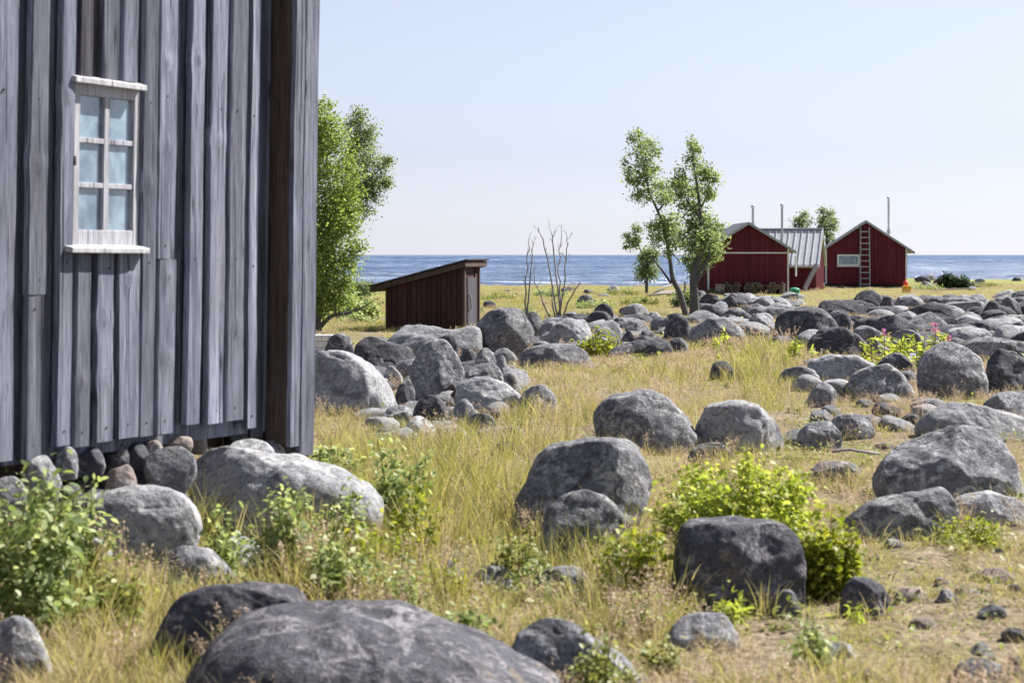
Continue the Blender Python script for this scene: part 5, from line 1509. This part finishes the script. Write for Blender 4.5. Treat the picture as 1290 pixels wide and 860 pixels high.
def grasses():
    rs = np.random.RandomState(77)
    def setup(n, skirt, y0=6.2, y1=118, power=1.25):
        x, y = field(n, y0, y1, rs, power)
        px = CX + F * x / y; py = HY + F * E / y
        g = patches(px, py, GREEN) + .25 * vnoise(np.stack([x * .8, y * .35, x * 0 + 2], -1))
        tl = patches(px, py, TALL); sh = patches(px, py, SHORT)
        h = .88 * np.clip(1 + tl * .9 - sh, .25, 2.2) * (1 + .3 * vnoise(np.stack([x * .6, y * .4, x * 0 + 40], -1)))
        h = h * np.interp(y, [10, 18, 30, 50, 90], [1, .9, .68, .5, .5])
        pile = patches(px, py, [(560, 490, 90, 48, 1.5), (470, 470, 70, 40, 1.5), (430, 440, 60, 22, 1.2), (780, 425, 110, 16, .8), (930, 395, 70, 14, .8), (1230, 415, 90, 30, .3)])
        h = np.where(rs.uniform(size=n) < pile, -1, h)
        # tufts crowding the foot of every boulder
        ex, ey = [], []
        for (fx_, fy, a, b) in FOOT:
            if a < .12: continue
            m_ = int(rs.poisson(a * skirt * (1 if fy < 40 else .6)))
            an = rs.uniform(np.pi, 2 * np.pi, m_) if rs.uniform() < .8 else rs.uniform(0, 2 * np.pi, m_)
            q_ = rs.uniform(.94, 1.18, m_)
            ex.append(fx_ + np.cos(an) * a * q_); ey.append(fy + np.sin(an) * b * q_)
        ex = np.concatenate(ex); ey = np.concatenate(ey)
        x = np.concatenate([x, ex]); y = np.concatenate([y, ey])
        e1 = np.full(len(ex), 5.0); g = np.concatenate([g, e1 * .08])
        h = np.concatenate([h, np.interp(ey, [10, 30, 90], [.75, .5, .36]) * rs.uniform(.5, 1.3, len(ex))]); sh = np.concatenate([sh, e1 * 0])
        clump = vnoise(np.stack([x * 1.7, y * 1.1, x * 0 + 70], -1)) + .6 * vnoise(np.stack([x * 5, y * 3.5, x * 0 + 80], -1))
        clump[-len(ex):] += .9
        return x, y, g, h, clump, sh
    x, y, g, h, c, sh = setup(60000, 6)
    scatter_stuff('green_grass', 'green and yellow meadow grass growing between the boulders',
                  [tuft_mesh('g', 24, .07, .26, .0045, 'grass_green', k, .55) for k in range(4)],
                  [tuft_mesh('gf', 34, .22, .24, .0085, 'grass_green', 20 + k, .5) for k in range(3)],
                  x, y, rs.uniform(size=len(x)) < np.clip(g * .70 + .05 + c * .28, 0.01, 1), h, rs)
    x, y, g, h, c, sh = setup(80000, 26)
    scatter_stuff('dry_grass', 'straw coloured dry grass covering the meadow',
                  [tuft_mesh('d', 24, .07, .20, .0036, 'grass_dry', 40 + k, .7) for k in range(4)],
                  [tuft_mesh('df', 34, .22, .20, .0085, 'grass_dry', 60 + k, .6) for k in range(3)],
                  x, y, rs.uniform(size=len(x)) < np.clip(.54 - g * .25 + c * .65, .02, 1) * (1 - .5 * np.clip(sh, 0, 1)), h * np.where(rs.uniform(size=len(x)) < .5, .5, .95), rs)
    x, y, g, h, c, sh = setup(26000, 12)
    seedy = patches(CX + F * x / y, HY + F * E / y, [(1180, 500, 130, 40, .8), (925, 752, 80, 18, .6), (1240, 630, 80, 20, .5), (1060, 480, 90, 40, .3), (820, 530, 110, 30, .35), (690, 500, 50, 30, .3), (800, 440, 150, 20, .3), (580, 640, 60, 40, .35), (1000, 720, 60, 40, .3), (1100, 400, 150, 14, .3), (300, 800, 160, 60, .3), (1180, 600, 100, 40, .35), (520, 500, 60, 40, .3)])
    scatter_stuff('seed_grass', 'airy pinkish seed heads of fine dry grass',
                  [tuft_mesh('s', 5, .06, .20, .002, 'grass_seed', 80 + k, .5, 9, .0012, .0075) for k in range(4)],
                  [tuft_mesh('sf', 8, .20, .22, .006, 'grass_seed', 90 + k, .5, 16, .0035, .012) for k in range(3)],
                  x, y, rs.uniform(size=len(x)) < np.clip(.16 - g * .12 + c * .28 + seedy * .6, .02, 1), h * np.where(sh > .3, 1.1, 1.0), rs)
    # low broad-leaved weeds
    def weed_mesh(k, spread, ls, n):
        r2 = np.random.RandomState(k)
        P = np.stack([r2.normal(size=n) * spread, r2.normal(size=n) * spread, r2.uniform(.01, .09, n)], -1)
        V, Fq = leaf_arrays(P, ls, r2, .6, .8)
        return mesh_np('w', V, Fq, M['weed'], link=False)
    x, y = field(16000, 6.2, 60, rs, 1.3)
    px = CX + F * x / y; py = HY + F * E / y
    wv = patches(px, py, [(1230, 668, 90, 34, 1.1), (760, 740, 90, 60, .7), (620, 720, 100, 50, .6), (1130, 590, 140, 50, .35), (450, 750, 150, 60, .6), (1050, 560, 60, 30, .6), (740, 830, 160, 40, .8), (100, 740, 160, 60, .5), (960, 480, 240, 40, .25), (1180, 760, 140, 90, .22)])
    c = vnoise(np.stack([x * 2.2, y * 1.6, x * 0 + 11], -1))
    scatter_stuff('low_weeds', 'low yellow-green broad-leaved weeds creeping over the ground',
                  [weed_mesh(k, .07, .032, 26) for k in range(4)], [weed_mesh(10 + k, .16, .075, 26) for k in range(3)],
                  x, y, rs.uniform(size=len(x)) < np.clip(wv + c * .25, 0, 1), np.ones(len(x)), rs)
grasses()

# ------------------------------------------------------------------ camera and output
cam = bpy.data.cameras.new('camera'); co = bpy.data.objects.new('camera', cam); COL.objects.link(co)
cam.lens = 70.0; cam.sensor_width = 36.0; cam.sensor_fit = 'HORIZONTAL'
cam.shift_y = -(430 - HY) / 1290.0
cam.clip_start = .1; cam.clip_end = 60000
cam.dof.use_dof = True; cam.dof.focus_distance = 38.0; cam.dof.aperture_fstop = 5.0
co.location = (0, 0, E); co.rotation_euler = (R(90), 0, 0)
sc.camera = co
sc.view_settings.view_transform = 'Standard'; sc.view_settings.look = 'None'; sc.view_settings.gamma = 1.0
sc.view_settings.use_curve_mapping = False
sc.view_settings.exposure = 1.33
sc.render.engine = 'CYCLES'
sc.cycles.use_denoising = True
sc.cycles.max_bounces = 6; sc.cycles.transparent_max_bounces = 6; sc.cycles.diffuse_bounces = 3
